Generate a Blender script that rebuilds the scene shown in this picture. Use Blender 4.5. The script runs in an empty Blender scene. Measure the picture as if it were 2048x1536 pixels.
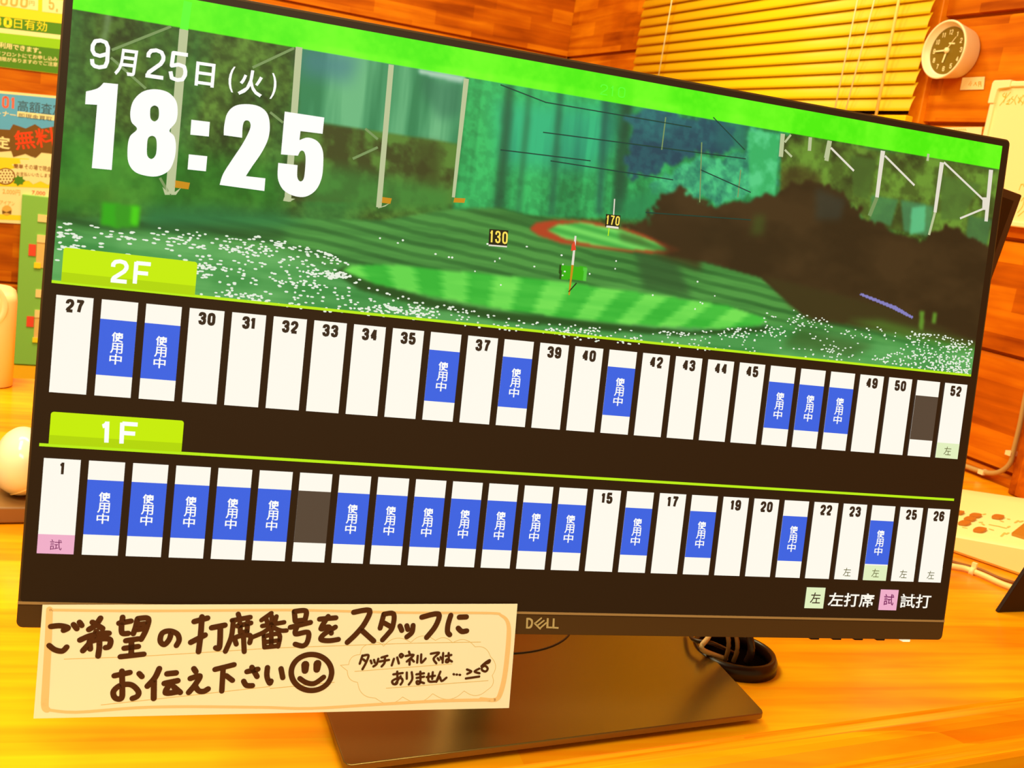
import bpy, bmesh, math, random
import numpy as np
from mathutils import Vector, Matrix
from mathutils.geometry import tessellate_polygon

C = bpy.context.scene.collection
random.seed(7)
rng = np.random.default_rng(11)

# ------------------------------------------------------------------ camera, world, lights, exposure
M = np.array([[0.95401365, 0.08224594, 0.28825955],
              [-0.26352756, -0.22820045, 0.93727146],
              [0.14286773, -0.97013409, -0.19603227]])      # camera axes (right, down, forward) as columns
CAM = np.array([-0.19348906, -0.53033955, 0.08770247])
F = 2080.0
cd = bpy.data.cameras.new('camera'); cam = bpy.data.objects.new('camera', cd); C.objects.link(cam)
cd.sensor_width = 36.0; cd.lens = 36.0 * F / 2048; cd.clip_start = 0.02; cd.clip_end = 50
cam.matrix_world = Matrix([[M[i][0], -M[i][1], -M[i][2], CAM[i]] for i in range(3)] + [[0, 0, 0, 1]])
cd.dof.use_dof = True; cd.dof.focus_distance = 0.62; cd.dof.aperture_fstop = 30
bpy.context.scene.camera = cam

w = bpy.data.worlds.new('world'); bpy.context.scene.world = w; w.use_nodes = True
w.node_tree.nodes['Background'].inputs[0].default_value = (1.0, 0.70, 0.26, 1)
w.node_tree.nodes['Background'].inputs[1].default_value = 0.50

def area(name, loc, target, size, power, col):
    l = bpy.data.lights.new(name, 'AREA'); l.shape = 'RECTANGLE'; l.size, l.size_y = size; l.energy = power; l.color = col
    o = bpy.data.objects.new(name, l); C.objects.link(o); o.location = loc
    o.rotation_euler = (Vector(target) - Vector(loc)).to_track_quat('-Z', 'Y').to_euler()
WARM = (1.0, 0.88, 0.52)
area('unseen_ceiling_lamp', (-0.75, 0.35, 1.35), (-0.35, 0.25, 0), (0.9, 0.35), 23, WARM)
area('unseen_ceiling_lamp', (-0.45, 1.25, 1.60), (-0.45, 1.85, 0), (1.4, 0.3), 32, WARM)  # unseen lamp, placed and aimed to brighten the left wall and its posters
area('unseen_ceiling_lamp', (-0.4, -1.0, 1.25), (0.1, 0.0, 0), (1.2, 0.4), 26, WARM)

vs = bpy.context.scene.view_settings
vs.view_transform = 'Standard'; vs.look = 'None'; vs.gamma = 1; vs.use_curve_mapping = False; vs.exposure = 0.0

# ------------------------------------------------------------------ helpers
def s2l(c):
    c = np.asarray(c, float) / 255.0
    return np.where(c <= 0.04045, c / 12.92, ((c + 0.055) / 1.055) ** 2.4)

def ray(x, y): return M @ np.array([(x - 1024) / F, (y - 768) / F, 1.0])
def on_z(x, y, z):
    v = ray(x, y); return CAM + v * (z - CAM[2]) / v[2]
def on_plane(x, y, o, n):
    v = ray(x, y); return CAM + v * (np.dot(np.asarray(o) - CAM, n) / np.dot(v, n))
def at_depth(x, y, Y):
    v = ray(x, y); return CAM + v * (Y - CAM[1]) / v[1]

MATS = {}
def mat(name, col, rough=0.5, metal=0.0, emit=None, estr=1.0, spec=0.5, coat=0.0, trans=0.0):
    if name in MATS: return MATS[name]
    m = bpy.data.materials.new(name); m.use_nodes = True; b = m.node_tree.nodes['Principled BSDF']
    b.inputs['Base Color'].default_value = (*col, 1); b.inputs['Roughness'].default_value = rough
    b.inputs['Metallic'].default_value = metal; b.inputs['Specular IOR Level'].default_value = spec
    b.inputs['Coat Weight'].default_value = coat; b.inputs['Transmission Weight'].default_value = trans
    if emit is not None:
        b.inputs['Emission Color'].default_value = (*emit, 1); b.inputs['Emission Strength'].default_value = estr
    MATS[name] = m; return m

def wood(name, dark, mid, light, plank=(0.35, 0.045), grain=18, rough=0.35, spec=0.4, axis='OBJ', rot=0.0, blockmix=0.55, coat=0.0):
    """finger-jointed timber: staves of varied tone, streaky grain, a few knots; coordinates: x along the grain"""
    m = bpy.data.materials.new(name); m.use_nodes = True; nt = m.node_tree; N = nt.nodes; L = nt.links
    b = N['Principled BSDF']; b.inputs['Roughness'].default_value = rough; b.inputs['Specular IOR Level'].default_value = spec
    b.inputs['Coat Weight'].default_value = coat; b.inputs['Coat Roughness'].default_value = 0.25
    at = N.new('ShaderNodeAttribute'); at.attribute_name = 'grain'
    br = N.new('ShaderNodeTexBrick'); br.offset = 0.37; br.inputs['Scale'].default_value = 1.0
    br.inputs['Brick Width'].default_value = plank[0]; br.inputs['Row Height'].default_value = plank[1]
    br.inputs['Mortar Size'].default_value = 0.0; br.inputs['Bias'].default_value = 0.0
    br.inputs['Color1'].default_value = (0, 0, 0, 1); br.inputs['Color2'].default_value = (1, 1, 1, 1)
    L.new(at.outputs['Vector'], br.inputs['Vector'])
    mp = N.new('ShaderNodeMapping'); mp.inputs['Scale'].default_value = (1.2, grain, grain)
    L.new(at.outputs['Vector'], mp.inputs['Vector'])
    n1 = N.new('ShaderNodeTexNoise'); n1.inputs['Scale'].default_value = 3.0; n1.inputs['Detail'].default_value = 6; n1.inputs['Distortion'].default_value = 0.6
    L.new(mp.outputs[0], n1.inputs['Vector'])
    mp2 = N.new('ShaderNodeMapping'); mp2.inputs['Scale'].default_value = (4, 9, 9)
    L.new(at.outputs['Vector'], mp2.inputs['Vector'])
    n2 = N.new('ShaderNodeTexNoise'); n2.inputs['Scale'].default_value = 1.3; n2.inputs['Detail'].default_value = 4
    L.new(mp2.outputs[0], n2.inputs['Vector'])
    mx = N.new('ShaderNodeMix'); mx.data_type = 'FLOAT'; mx.inputs[0].default_value = blockmix
    L.new(n1.outputs['Fac'], mx.inputs[2]); L.new(br.outputs['Color'], mx.inputs[3])
    mx2 = N.new('ShaderNodeMix'); mx2.data_type = 'FLOAT'; mx2.inputs[0].default_value = 0.42
    L.new(mx.outputs[0], mx2.inputs[2]); L.new(n2.outputs['Fac'], mx2.inputs[3])
    cr = N.new('ShaderNodeValToRGB'); e = cr.color_ramp.elements
    e[0].position = 0.32; e[0].color = (*dark, 1); e[1].position = 0.66; e[1].color = (*light, 1)
    k = cr.color_ramp.elements.new(0.48); k.color = (*mid, 1)
    L.new(mx2.outputs[0], cr.inputs[0]); L.new(cr.outputs[0], b.inputs['Base Color'])
    MATS[name] = m; return m

def props(o, label=None, cat=None, group=None, kind=None):
    if label: o['label'] = label
    if cat: o['category'] = cat
    if group: o['group'] = group
    if kind: o['kind'] = kind
    return o

class MB:
    """collects shapes in world coordinates and links them as ONE mesh object"""
    def __init__(s): s.v = []; s.f = []; s.m = []; s.g = []; s.smooth = []
    def add(s, verts, faces, mi=0, grain=None, smooth=False):
        b = len(s.v); s.v += [tuple(map(float, p)) for p in verts]
        s.g += [tuple(map(float, q)) for q in (grain if grain is not None else verts)]
        for f in faces: s.f.append([b + i for i in f]); s.m.append(mi); s.smooth.append(smooth)
    def box(s, o, ex, ey, ez, mi=0):
        o, ex, ey, ez = map(lambda a: np.asarray(a, float), (o, ex, ey, ez))
        p = [o, o + ex, o + ex + ey, o + ey]; p = p + [q + ez for q in p]
        s.add(p, [(3, 2, 1, 0), (4, 5, 6, 7), (0, 1, 5, 4), (1, 2, 6, 5), (2, 3, 7, 6), (3, 0, 4, 7)], mi)
    def prism(s, loop, off, mi=0, mside=None, smooth=False):
        loop = [np.asarray(p, float) for p in loop]; off = np.asarray(off, float); n = len(loop)
        tr = tessellate_polygon([[Vector(p) for p in loop]])
        s.add(loop, [t for t in tr], mi); s.add([p + off for p in loop], [t[::-1] for t in tr], mi)
        s.add(loop + [p + off for p in loop], [(i, (i + 1) % n, n + (i + 1) % n, n + i) for i in range(n)], mi if mside is None else mside, smooth=smooth)
    def tube(s, pts, r, n=10, mi=0, cap=True, ry=None):
        pts = [np.asarray(p, float) for p in pts]; rs = r if hasattr(r, '__len__') else [r] * len(pts)
        V = []; up = np.array([0.13, 0.21, 0.97])
        for i, p in enumerate(pts):
            t = pts[min(i + 1, len(pts) - 1)] - pts[max(i - 1, 0)]; t /= np.linalg.norm(t) + 1e-12
            a = np.cross(t, up)
            if np.linalg.norm(a) < 1e-3: a = np.cross(t, [1, 0, 0])
            a /= np.linalg.norm(a); b = np.cross(a, t)
            V += [p + rs[i] * (math.cos(k * 2 * math.pi / n) * a + math.sin(k * 2 * math.pi / n) * b) for k in range(n)]
        Fc = [(i * n + k, i * n + (k + 1) % n, (i + 1) * n + (k + 1) % n, (i + 1) * n + k) for i in range(len(pts) - 1) for k in range(n)]
        s.add(V, Fc, mi, smooth=True)
        if cap:
            s.add(V[:n], [tuple(range(n))], mi); s.add(V[-n:], [tuple(range(n))[::-1]], mi)
    def lathe(s, o, ax, prof, n=40, mi=0, smooth=True, a=None, mis=None):
        """prof: (radius, height along ax)"""
        o = np.asarray(o, float); ax = np.asarray(ax, float) / np.linalg.norm(ax)
        a = np.cross(ax, [0.3, 0.2, 0.9] if abs(ax[2]) < 0.9 else [1, 0, 0]) if a is None else np.asarray(a, float); a /= np.linalg.norm(a); b = np.cross(ax, a)
        V = [o + ax * h + r * (math.cos(k * 2 * math.pi / n) * a + math.sin(k * 2 * math.pi / n) * b) for r, h in prof for k in range(n)]
        for i in range(len(prof) - 1):
            s.add(V[i * n:(i + 2) * n], [(k, (k + 1) % n, n + (k + 1) % n, n + k) for k in range(n)], mi if mis is None else mis[i], smooth=smooth)
    def build(s, name, mats, parent=None, bevel=0, segs=2, weld=True):
        me = bpy.data.meshes.new(name); off = np.array(parent.matrix_world.translation) if parent is not None else np.zeros(3)
        if parent is None and s.v:
            off = np.array(s.v).mean(0); off[2] = np.array(s.v)[:, 2].min()
        P = parent
        if P is not None:
            off = np.zeros(3)
            while P is not None: off = off + np.array(P.location); P = P.parent
        me.from_pydata([tuple(np.array(p) - off) for p in s.v], [], s.f)
        for m in (mats if isinstance(mats, (list, tuple)) else [mats]): me.materials.append(m)
        me.polygons.foreach_set('material_index', s.m); me.polygons.foreach_set('use_smooth', s.smooth)
        ga = me.attributes.new('grain', 'FLOAT_VECTOR', 'POINT'); ga.data.foreach_set('vector', np.array(s.g, dtype=np.float32).ravel())
        o = bpy.data.objects.new(name, me); C.objects.link(o)
        if weld:
            bm = bmesh.new(); bm.from_mesh(me); bmesh.ops.remove_doubles(bm, verts=bm.verts, dist=1e-6)
            bmesh.ops.recalc_face_normals(bm, faces=bm.faces); bm.to_mesh(me); bm.free()
        if parent is not None: o.parent = parent
        else: o.location = off
        if bevel:
            mod = o.modifiers.new('bevel', 'BEVEL'); mod.width = bevel; mod.segments = segs; mod.limit_method = 'ANGLE'; mod.angle_limit = 0.6
            me.polygons.foreach_set('use_smooth', [True] * len(me.polygons)); mod.harden_normals = True
        return o

def empty(name, loc):
    o = bpy.data.objects.new(name, None); C.objects.link(o); o.location = tuple(loc); o.empty_display_size = 0.05
    bpy.context.view_layer.update(); return o

_font = {}
def glyphs(s, bold=0.0):
    """flat mesh of a line of text from the built-in font: verts (N,2), faces"""
    if (s, bold) in _font: return _font[(s, bold)]
    cu = bpy.data.curves.new('text', 'FONT'); cu.body = s; cu.offset = bold; cu.resolution_u = 3
    o = bpy.data.objects.new('text', cu); C.objects.link(o)
    dg = bpy.context.evaluated_depsgraph_get(); dg.update()
    me = o.evaluated_get(dg).to_mesh()
    v = np.array([p.co[:2] for p in me.vertices]); f = [tuple(p.vertices) for p in me.polygons]
    o.evaluated_get(dg).to_mesh_clear(); bpy.data.objects.remove(o); bpy.data.curves.remove(cu)
    _font[(s, bold)] = (v, f); return v, f

def smooth_line(p, k=4):
    p = [np.asarray(q, float) for q in p]
    if len(p) < 3: return p
    out = []
    for i in range(len(p) - 1):
        a, b, c, d = p[max(i - 1, 0)], p[i], p[i + 1], p[min(i + 2, len(p) - 1)]
        for t in np.linspace(0, 1, k, endpoint=False):
            out.append(0.5 * (2 * b + (c - a) * t + (2 * a - 5 * b + 4 * c - d) * t * t + (3 * b - a - 3 * c + d) * t ** 3))
    return out + [p[-1]]

class Flat(MB):
    """printed / displayed / written marks on a plane: pos(a, b, lift) -> world; pix(x, y) -> (a, b)"""
    def __init__(s, pos, pix=None, step=1e-4): super().__init__(); s.pos = pos; s.pix = pix; s.step = step
    def poly(s, loops, mi, layer, px=False):
        if not hasattr(loops[0][0], '__len__'): loops = [loops]
        if px: loops = [[s.pix(*q[:2]) for q in lp] for lp in loops]
        tr = tessellate_polygon([[Vector((q[0], q[1], 0)) for q in lp] for lp in loops])
        s.add([s.pos(q[0], q[1], layer * s.step) for lp in loops for q in lp], tr, mi)
    def rect(s, a0, b0, a1, b1, mi, layer, r=0):
        if r:
            lp = []
            for cx, cy, t0 in ((a1 - r, b1 - r, 0), (a0 + r, b1 - r, 90), (a0 + r, b0 + r, 180), (a1 - r, b0 + r, 270)):
                lp += [(cx + r * math.cos(math.radians(t0 + t)), cy + r * math.sin(math.radians(t0 + t))) for t in (0, 30, 60, 90)]
            s.poly(lp, mi, layer)
        else: s.poly([(a0, b0), (a1, b0), (a1, b1), (a0, b1)], mi, layer)
    def text(s, t, box, mi, layer, bold=0.0, px=False):
        """box: (a0, b_top, a1, b_bottom) or four pixel corners TL, TR, BL when px"""
        v, f = glyphs(t, bold)
        if not len(v): return
        lo, hi = v.min(0), v.max(0); q = (v - lo) / (hi - lo)
        if px:
            TL, TR, BL = [np.array(s.pix(*p)) for p in box]
        else: TL, TR, BL = np.array(box[:2]), np.array([box[2], box[1]]), np.array([box[0], box[3]])
        P = TL + q[:, :1] * (TR - TL) + (1 - q[:, 1:]) * (BL - TL)
        s.add([s.pos(p[0], p[1], layer * s.step) for p in P], f, mi)
    def stroke(s, pts, w, mi, layer, px=False, k=4, caps=True):
        if px: pts = [s.pix(*p) for p in pts]
        p = smooth_line(pts, k); p = [np.asarray(q, float) for q in p]
        if len(p) == 1: p = [p[0], p[0] + [w * 0.05, 0]]
        ws = w if hasattr(w, '__len__') else [w]
        W = [np.interp(i / (len(p) - 1), np.linspace(0, 1, len(ws)), ws) / 2 for i in range(len(p))]
        for i in range(len(p) - 1):
            t = p[i + 1] - p[i]; L = np.linalg.norm(t)
            if L < 1e-9: continue
            nn = np.array([-t[1], t[0]]) / L
            q = [p[i] + nn * W[i], p[i] - nn * W[i], p[i + 1] - nn * W[i + 1], p[i + 1] + nn * W[i + 1]]
            s.add([s.pos(a, b, layer * s.step + 1e-7 * (i % 7)) for a, b in q], [(0, 1, 2, 3)], mi)
        if caps:
            for i in range(len(p)):
                if caps is True or 0 < i < len(p) - 1 or np.allclose(p[0], p[-1]):
                    s.add([s.pos(p[i][0] + W[i] * math.cos(a), p[i][1] + W[i] * math.sin(a), layer * s.step + 1.1e-6 + 1e-7 * (i % 5)) for a in np.linspace(0, 2 * math.pi, 10, endpoint=False)], [tuple(range(10))], mi)

DIG = {'0': [[(.5, 0), (.85, .1), (1, .4), (1, 1.6), (.85, 1.9), (.5, 2), (.15, 1.9), (0, 1.6), (0, .4), (.15, .1), (.5, 0)]], '1': [[(.62, -.1), (.62, 2.1)], [(.05, .42), (.3, .36), (.6, .1)]],
       '2': [[(0, .62), (0, .35), (.15, .1), (.5, 0), (.85, .1), (1, .4), (1, .65), (.85, .98), (.12, 1.72), (.04, 2)], [(-.1, 2), (1.1, 2)]],
       '3': [[(0, .58), (.03, .25), (.18, .06), (.5, 0), (.85, .1), (.98, .4), (.93, .75), (.5, .95), (.95, 1.12), (1, 1.5), (.88, 1.88), (.5, 2), (.12, 1.88), (0, 1.42)]],
       '4': [[(.72, -.05), (.02, 1.4)], [(-.12, 1.48), (1.15, 1.48)], [(.75, -.1), (.75, 2.1)]],
       '5': [[(1.08, 0), (.1, 0), (.05, .98), (.5, .82), (.9, .92), (1, 1.25), (1, 1.55), (.85, 1.9), (.5, 2), (.12, 1.9), (0, 1.42)]],
       '6': [[(1, .55), (.95, .2), (.8, .05), (.5, 0), (.12, .12), (0, .5), (0, 1.55), (.15, 1.9), (.5, 2), (.85, 1.9), (1, 1.55), (1, 1.2), (.85, .92), (.5, .85), (.05, 1.05)]],
       '7': [[(-.1, 0), (1.02, 0), (.6, .9), (.38, 2.1)]],
       '8': [[(.5, 0), (.88, .12), (.95, .45), (.85, .8), (.5, .95), (.15, .8), (.05, .45), (.12, .12), (.5, 0)], [(.5, .95), (.9, 1.1), (1, 1.5), (.88, 1.88), (.5, 2), (.12, 1.88), (0, 1.5), (.1, 1.1), (.5, .95)]],
       'F': [[(0, -.1), (0, 2.1)], [(0, 0), (1.1, 0)], [(0, .98), (.95, .98)]], ',': [[(.3, 1.8), (.3, 2.0), (.1, 2.4)]], ':': [[(.5, .5), (.5, .7)], [(.5, 1.5), (.5, 1.7)]],
       '使': [[(.56, -.02), (.08, .84)], [(.36, .5), (.36, 2.05)], [(.6, .3), (2.0, .3)], [(.78, .62), (1.88, .62), (1.88, 1.14), (.78, 1.14), (.78, .62)], [(1.33, .0), (1.33, 1.1), (1.12, 1.6), (.62, 1.98)], [(.74, 1.3), (1.2, 1.7), (2.0, 2.0)]]}
DIG['9'] = [[(1 - x, 2 - y) for x, y in q] for q in DIG['6']]
def _digits(s, t, box, mi, layer, wr=0.36, gap=0.30, px=False):
    """condensed block figures; wr: stroke width over figure width"""
    TL, TR, BL = [np.array(s.pix(*p)) for p in box] if px else (np.array(box[:2]), np.array([box[2], box[1]]), np.array([box[0], box[3]]))
    ad = [2.0 if c == '使' else (0.62 if c == '1' and len(t) > 1 else 0.4 if c in ',:' else 1.0) for c in t]; tot = sum(ad) + gap * (len(t) - 1)
    ex, ey = TR - TL, BL - TL; w = np.linalg.norm(ex) / tot * wr; ins = w / 2 / np.linalg.norm(ey); x = 0.0
    for c, a in zip(t, ad):
        for k, st in enumerate(DIG[c]):
            q = []
            for u, v in st:
                uu = u * (0.5 if c == '使' else 1); uu = (uu if a != 0.62 else (uu - 0.02) * 0.92)
                if a == 0.62: X = x + wr * 0.12 + uu * a * 0.75
                else: X = x + wr / 2 + uu * (a - wr)
                q.append(TL + ex * X / tot + ey * (ins + v / 2 * (1 - 2 * ins)))
            s.stroke(q, w, mi, layer + 0.02 * k, k=1, caps='joints')
        x += a + gap
Flat.digits = _digits
def shape(pts, k=5):
    """outline through points; a third value 1 marks a sharp corner"""
    n = len(pts); out = []; cor = [len(p) > 2 for p in pts]
    st = cor.index(True) if any(cor) else 0
    if not any(cor):
        P = [np.array(p[:2], float) for p in pts]
        for i in range(n):
            a, b, c, d = P[i - 1], P[i], P[(i + 1) % n], P[(i + 2) % n]
            for t in np.linspace(0, 1, k, endpoint=False):
                out.append(0.5 * (2 * b + (c - a) * t + (2 * a - 5 * b + 4 * c - d) * t * t + (3 * b - a - 3 * c + d) * t ** 3))
        return out
    seq = [pts[(st + i) % n] for i in range(n + 1)]; run = [seq[0][:2]]
    for q in seq[1:]:
        run.append(q[:2])
        if len(q) > 2:
            out += smooth_line(run, k)[:-1] if len(run) > 2 else [np.array(run[0], float)]
            run = [q[:2]]
    return out

# ------------------------------------------------------------------ layout: counter height, walls
ZC = -0.235                    # counter top (the screen centre is the origin)
ZF = ZC - 0.95                 # floor
YAW = math.radians(7.0)
DL = np.array([math.cos(YAW), math.sin(YAW), 0.0])       # along the left wall, towards the corner
DR = np.array([math.sin(YAW), -math.cos(YAW), 0.0])      # along the right wall, from the corner towards the viewer
NR = -DL; NL = DR                                        # wall normals into the room
UP = np.array([0, 0, 1.0])
pj = on_z(1965, 955, ZC)
corner = on_plane(1134, 117, pj, NR); ZG = corner[2]; corner = corner * [1, 1, 0]
def RW(x, y, lift=0.0):        # pixel -> (s, z) on the right wall
    p = on_plane(x, y, corner + NR * lift, NR); return float(np.dot(p - corner, DR)), float(p[2])
def LW(x, y, lift=0.0):
    p = on_plane(x, y, corner + NL * lift, NL); return float(np.dot(p - corner, DL)), float(p[2])
def rpos(s, z, l=0.0): return corner + DR * s + UP * z + NR * l
def lpos(s, z, l=0.0): return corner + DL * s + UP * z + NL * l

OR = lambda *c: tuple(s2l(c))
m_wall = wood('wall_timber', (0.25, 0.036, 0.0006), (0.53, 0.112, 0.0012), (0.80, 0.25, 0.004), plank=(0.16, 0.033), grain=14, rough=0.5, spec=0.10, blockmix=0.27)
m_counter = wood('counter_timber', (0.93, 0.20, 0.002), (0.98, 0.37, 0.004), (1.0, 0.56, 0.006), plank=(0.9, 0.08), grain=22, rough=0.22, spec=0.35, blockmix=0.25)
m_trim = wood('trim_timber', (0.70, 0.20, 0.004), (0.85, 0.26, 0.004), (0.95, 0.36, 0.006), plank=(2, 0.2), grain=20, rough=0.4, spec=0.3, blockmix=0.2)
m_lighttrim = mat('pale_timber', (0.98, 0.55, 0.01), 0.45)

# ------------------------------------------------------------------ setting
def plank_profile(z0, z1, grooves):
    """(depth into wall, z) from bottom to top, with a rebate at each groove: dark slot and a chamfered lip below it"""
    pr = [(0, z0)]
    for g in sorted(grooves):
        if z0 + 0.01 < g < z1 - 0.01: pr += [(0, g - 0.0045), (0.005, g - 0.0005), (0.011, g), (0.011, g + 0.0045), (0, g + 0.0055)]
    return pr + [(0, z1)]
def wall_piece(mb, pos, s0, s1, z0, z1, grooves, thick=0.06):
    pr = plank_profile(z0, z1, grooves); n = len(pr); V = []; G = []
    for s in (s0, s1):
        for d, z in pr:
            V.append(pos(s, z, -d)); G.append((s * 1.0 + 3.1 * sum(1 for g in grooves if g < z - 0.001), z, 0))
    mb.add(V, [(i, n + i, n + i + 1, i + 1) for i in range(n - 1)], 0, G)
    mb.add([pos(s, z, -thick) for s in (s0, s1) for z in (z0, z1)], [(0, 1, 3, 2)], 0)
    mb.add([pos(s0, z0, 0), pos(s0, z1, 0), pos(s0, z0, -thick), pos(s0, z1, -thick)], [(0, 1, 3, 2)], 0)
    mb.add([pos(s1, z0, 0), pos(s1, z1, 0), pos(s1, z0, -thick), pos(s1, z1, -thick)], [(0, 1, 3, 2)], 0)
    mb.add([pos(s0, z1, 0), pos(s1, z1, 0), pos(s0, z1, -thick), pos(s1, z1, -thick)], [(0, 1, 3, 2)], 0)
    mb.add([pos(s0, z0, 0), pos(s1, z0, 0), pos(s0, z0, -thick), pos(s1, z0, -thick)], [(0, 1, 3, 2)], 0)

zt = 1.45
pitch = (RW(1950, 22)[1] - RW(1950, 240)[1])
gr = [ZG + pitch * k for k in range(-9, 8)]
s_wl, s_wr = RW(1345, 60)[0], RW(1862, 100)[0]            # window opening
z_wb = RW(1800, 243)[1]
mb = MB()
wall_piece(mb, rpos, -0.06, s_wl, ZF, zt, gr)
wall_piece(mb, rpos, s_wr, 2.9, ZF, zt, gr)
wall_piece(mb, rpos, s_wl, s_wr, ZF, z_wb, gr)
o = mb.build('wall_right', m_wall, weld=False); props(o, kind='structure')
zl = LW(20, 568)[1]; pl = (ZG - zl) / 4.0
mb = MB(); wall_piece(mb, lpos, -3.2, -0.0003, ZF, zt, [ZG - pl * k for k in range(-6, 9)])
o = mb.build('wall_left', m_wall, weld=False); props(o, kind='structure')
mb = MB(); mb.box((-2.6, -1.6, ZF - 0.05), (4.2, 0, 0), (0, 4.2, 0), (0, 0, 0.05))
o = mb.build('floor', mat('floor_boards', (0.35, 0.17, 0.04), 0.5)); props(o, kind='structure')
# pale trim board low on the left wall
mb = MB(); a, b = LW(60, 730), LW(60, 757)
mb.box(lpos(-3.1, b[1], 0.001), DL * 3.05, UP * (a[1] - b[1]), NL * 0.012)
o = mb.build('trim_1', m_lighttrim); props(o, kind='structure')

# window: timber frame and dark glass behind the blind
win = empty('window_1', rpos((s_wl + s_wr) / 2, z_wb)); props(win, kind='structure')
mb = MB(); fw = 0.022
for s0, s1, z0, z1 in ((s_wl - 0.004, s_wl + fw, z_wb, zt), (s_wr - 0.010, s_wr + 0.016, z_wb - 0.004, zt), (s_wl, s_wr, z_wb - 0.004, z_wb + 0.010)):
    mb.box(rpos(s0, z0, -0.05), DR * (s1 - s0), UP * (z1 - z0), NR * 0.060)
mb.build('window_frame', m_trim, win, bevel=0.002)
mb = MB(); mb.box(rpos(s_wl + fw, z_wb, -0.048), DR * (s_wr - s_wl - 2 * fw), UP * (zt - z_wb), NR * 0.005)
mb.build('window_pane', mat('night_glass', (0.03, 0.012, 0.002), 0.1), win)

# timber post at the right, in front of the right wall
sp, zp = RW(2011, 982, 0.03)
mb = MB(); mb.box(rpos(sp, ZC, 0.001), DR * 0.12, UP * (0.95 - 0), NR * 0.045)
zpt = RW(2048, 560)[1]
mb = MB(); mb.box(rpos(sp + 0.004, ZC + 0.001, 0.001), DR * 0.12, UP * (RW(2046, 560)[1] - ZC), NR * 0.030)
o = mb.build('trim_2', m_wall, bevel=0.002); props(o, kind='structure')

# ------------------------------------------------------------------ counter
YC = math.radians(9.8); CX = np.array([math.cos(YC), math.sin(YC), 0]); CY = np.array([-math.sin(YC), math.cos(YC), 0])
pg = on_z(1800, 1433, ZC); pbk = on_z(45, 757, ZC)
depth_c = float(np.dot(pbk - pg, CY))
cnt = empty('reception_counter', pg + CX * -0.2 + CY * 0.3 + np.array([0, 0, ZF - ZC]))
props(cnt, 'long varnished orange wooden counter with rounded front edge under the monitor', 'counter')
prof = [(0.10, -0.045), (depth_c, -0.045), (depth_c, 0), (0.003, 0), (0.0015, -0.0018), (-0.001, -0.0018), (-0.003, -0.0003), (-0.009, -0.0006), (-0.0130, -0.0018), (-0.0160, -0.0050),
        (-0.0175, -0.0105), (-0.0185, -0.0150), (-0.0200, -0.0162), (-0.0290, -0.0168), (-0.0320, -0.0180), (-0.0335, -0.0210), (-0.0335, -0.0450)]
def to_right_wall(p):           # distance along CX from p to the right wall
    return float(np.dot(corner - p, NR) / np.dot(CX, NR)) - 0.0015
mb = MB(); V = []; G = []
for side in (0, 1):
    for d, z in prof:
        p = pg + CY * d + UP * z
        t = -1.15 if side == 0 else to_right_wall(p)
        V.append(p + CX * t); G.append((t, d, z))
n = len(prof)
mb.add(V, [(i, (i + 1) % n, n + (i + 1) % n, n + i) for i in range(n)], 0, G)
tr = tessellate_polygon([[Vector((d, z, 0)) for d, z in prof]])
mb.add(V[:n], tr, 0); mb.add(V[n:], [t[::-1] for t in tr], 0)
mb.build('worktop', m_counter, cnt)
mb = MB(); mb.box(pg + CX * -1.12 + CY * 0.01 + UP * (ZF - ZC), CX * (1.12 + 0.5), CY * 0.03, UP * (ZC - ZF - 0.046)); mb.build('front_panel', m_trim, cnt)
mb = MB(); mb.box(pg + CX * -1.12 + CY * (depth_c - 0.05) + UP * (ZF - ZC), CX * (1.12 + 0.5), CY * 0.03, UP * (ZC - ZF - 0.046)); mb.build('back_panel', m_trim, cnt)

# ------------------------------------------------------------------ monitor
PX = 0.52704 / 1920
NF = np.array([0, -0.99082378, 0.13516004]); EY = np.array([0, -0.13516004, -0.99082378]); EX = np.array([1.0, 0, 0])
def S(X, Y, d=0.0): return EX * (X - 960) * PX + EY * (Y - 540) * PX + NF * d
def ui(x, y, lift=0.0):
    p = on_plane(x, y, NF * lift, NF); return float(np.dot(p, EX) / PX + 960), float(np.dot(p, EY) / PX + 540)

zb = ZC + 0.0095
bc = [on_z(*c, zb) for c in ((690, 1531), (1531, 1426), (1415, 1302), (655, 1428))]
fl, fr = bc[0], bc[1]; fx = fr - fl; wbase = np.linalg.norm(fx); fx /= wbase
dr_ = (bc[2] - bc[1]); dr_ /= np.linalg.norm(dr_); dl_ = (bc[3] - bc[0]); dl_ /= np.linalg.norm(dl_)
BD = 0.185
loop = [fl, fr, fr + dr_ * BD, fl + dl_ * BD]
col = np.array([0.015, 0.115, 0])
mon = empty('computer_monitor', (col[0], col[1], ZC))
props(mon, 'black flat computer monitor on a slab base showing the driving range bay board', 'monitor')
m_black = mat('monitor_black', (0.035, 0.012, 0.002), 0.42, spec=0.35)
m_black2 = mat('monitor_chin', (0.075, 0.030, 0.004), 0.5, spec=0.35)
def rounded(x0, y0, x1, y1, r, n=5):
    lp = []
    for cx, cy, t0 in ((x1 - r, y1 - r, 0), (x0 + r, y1 - r, 90), (x0 + r, y0 + r, 180), (x1 - r, y0 + r, 270)):
        lp += [(cx + r * math.cos(math.radians(t0 + t)), cy + r * math.sin(math.radians(t0 + t))) for t in np.linspace(0, 90, n)]
    return lp
mb = MB(); mb.prism([S(x, y, 0.0004) for x, y in rounded(-15.5, -16.3, 1940, 1127, 11)], -NF * 0.013)
mb.build('bezel', m_black2, mon, bevel=0.0006)
mb = MB(); mb.prism([S(x, y, -0.0128) for x, y in rounded(250, 120, 1670, 1050, 40)], -NF * 0.030)
mb.build('back_cover', m_black, mon, bevel=0.006)
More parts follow.
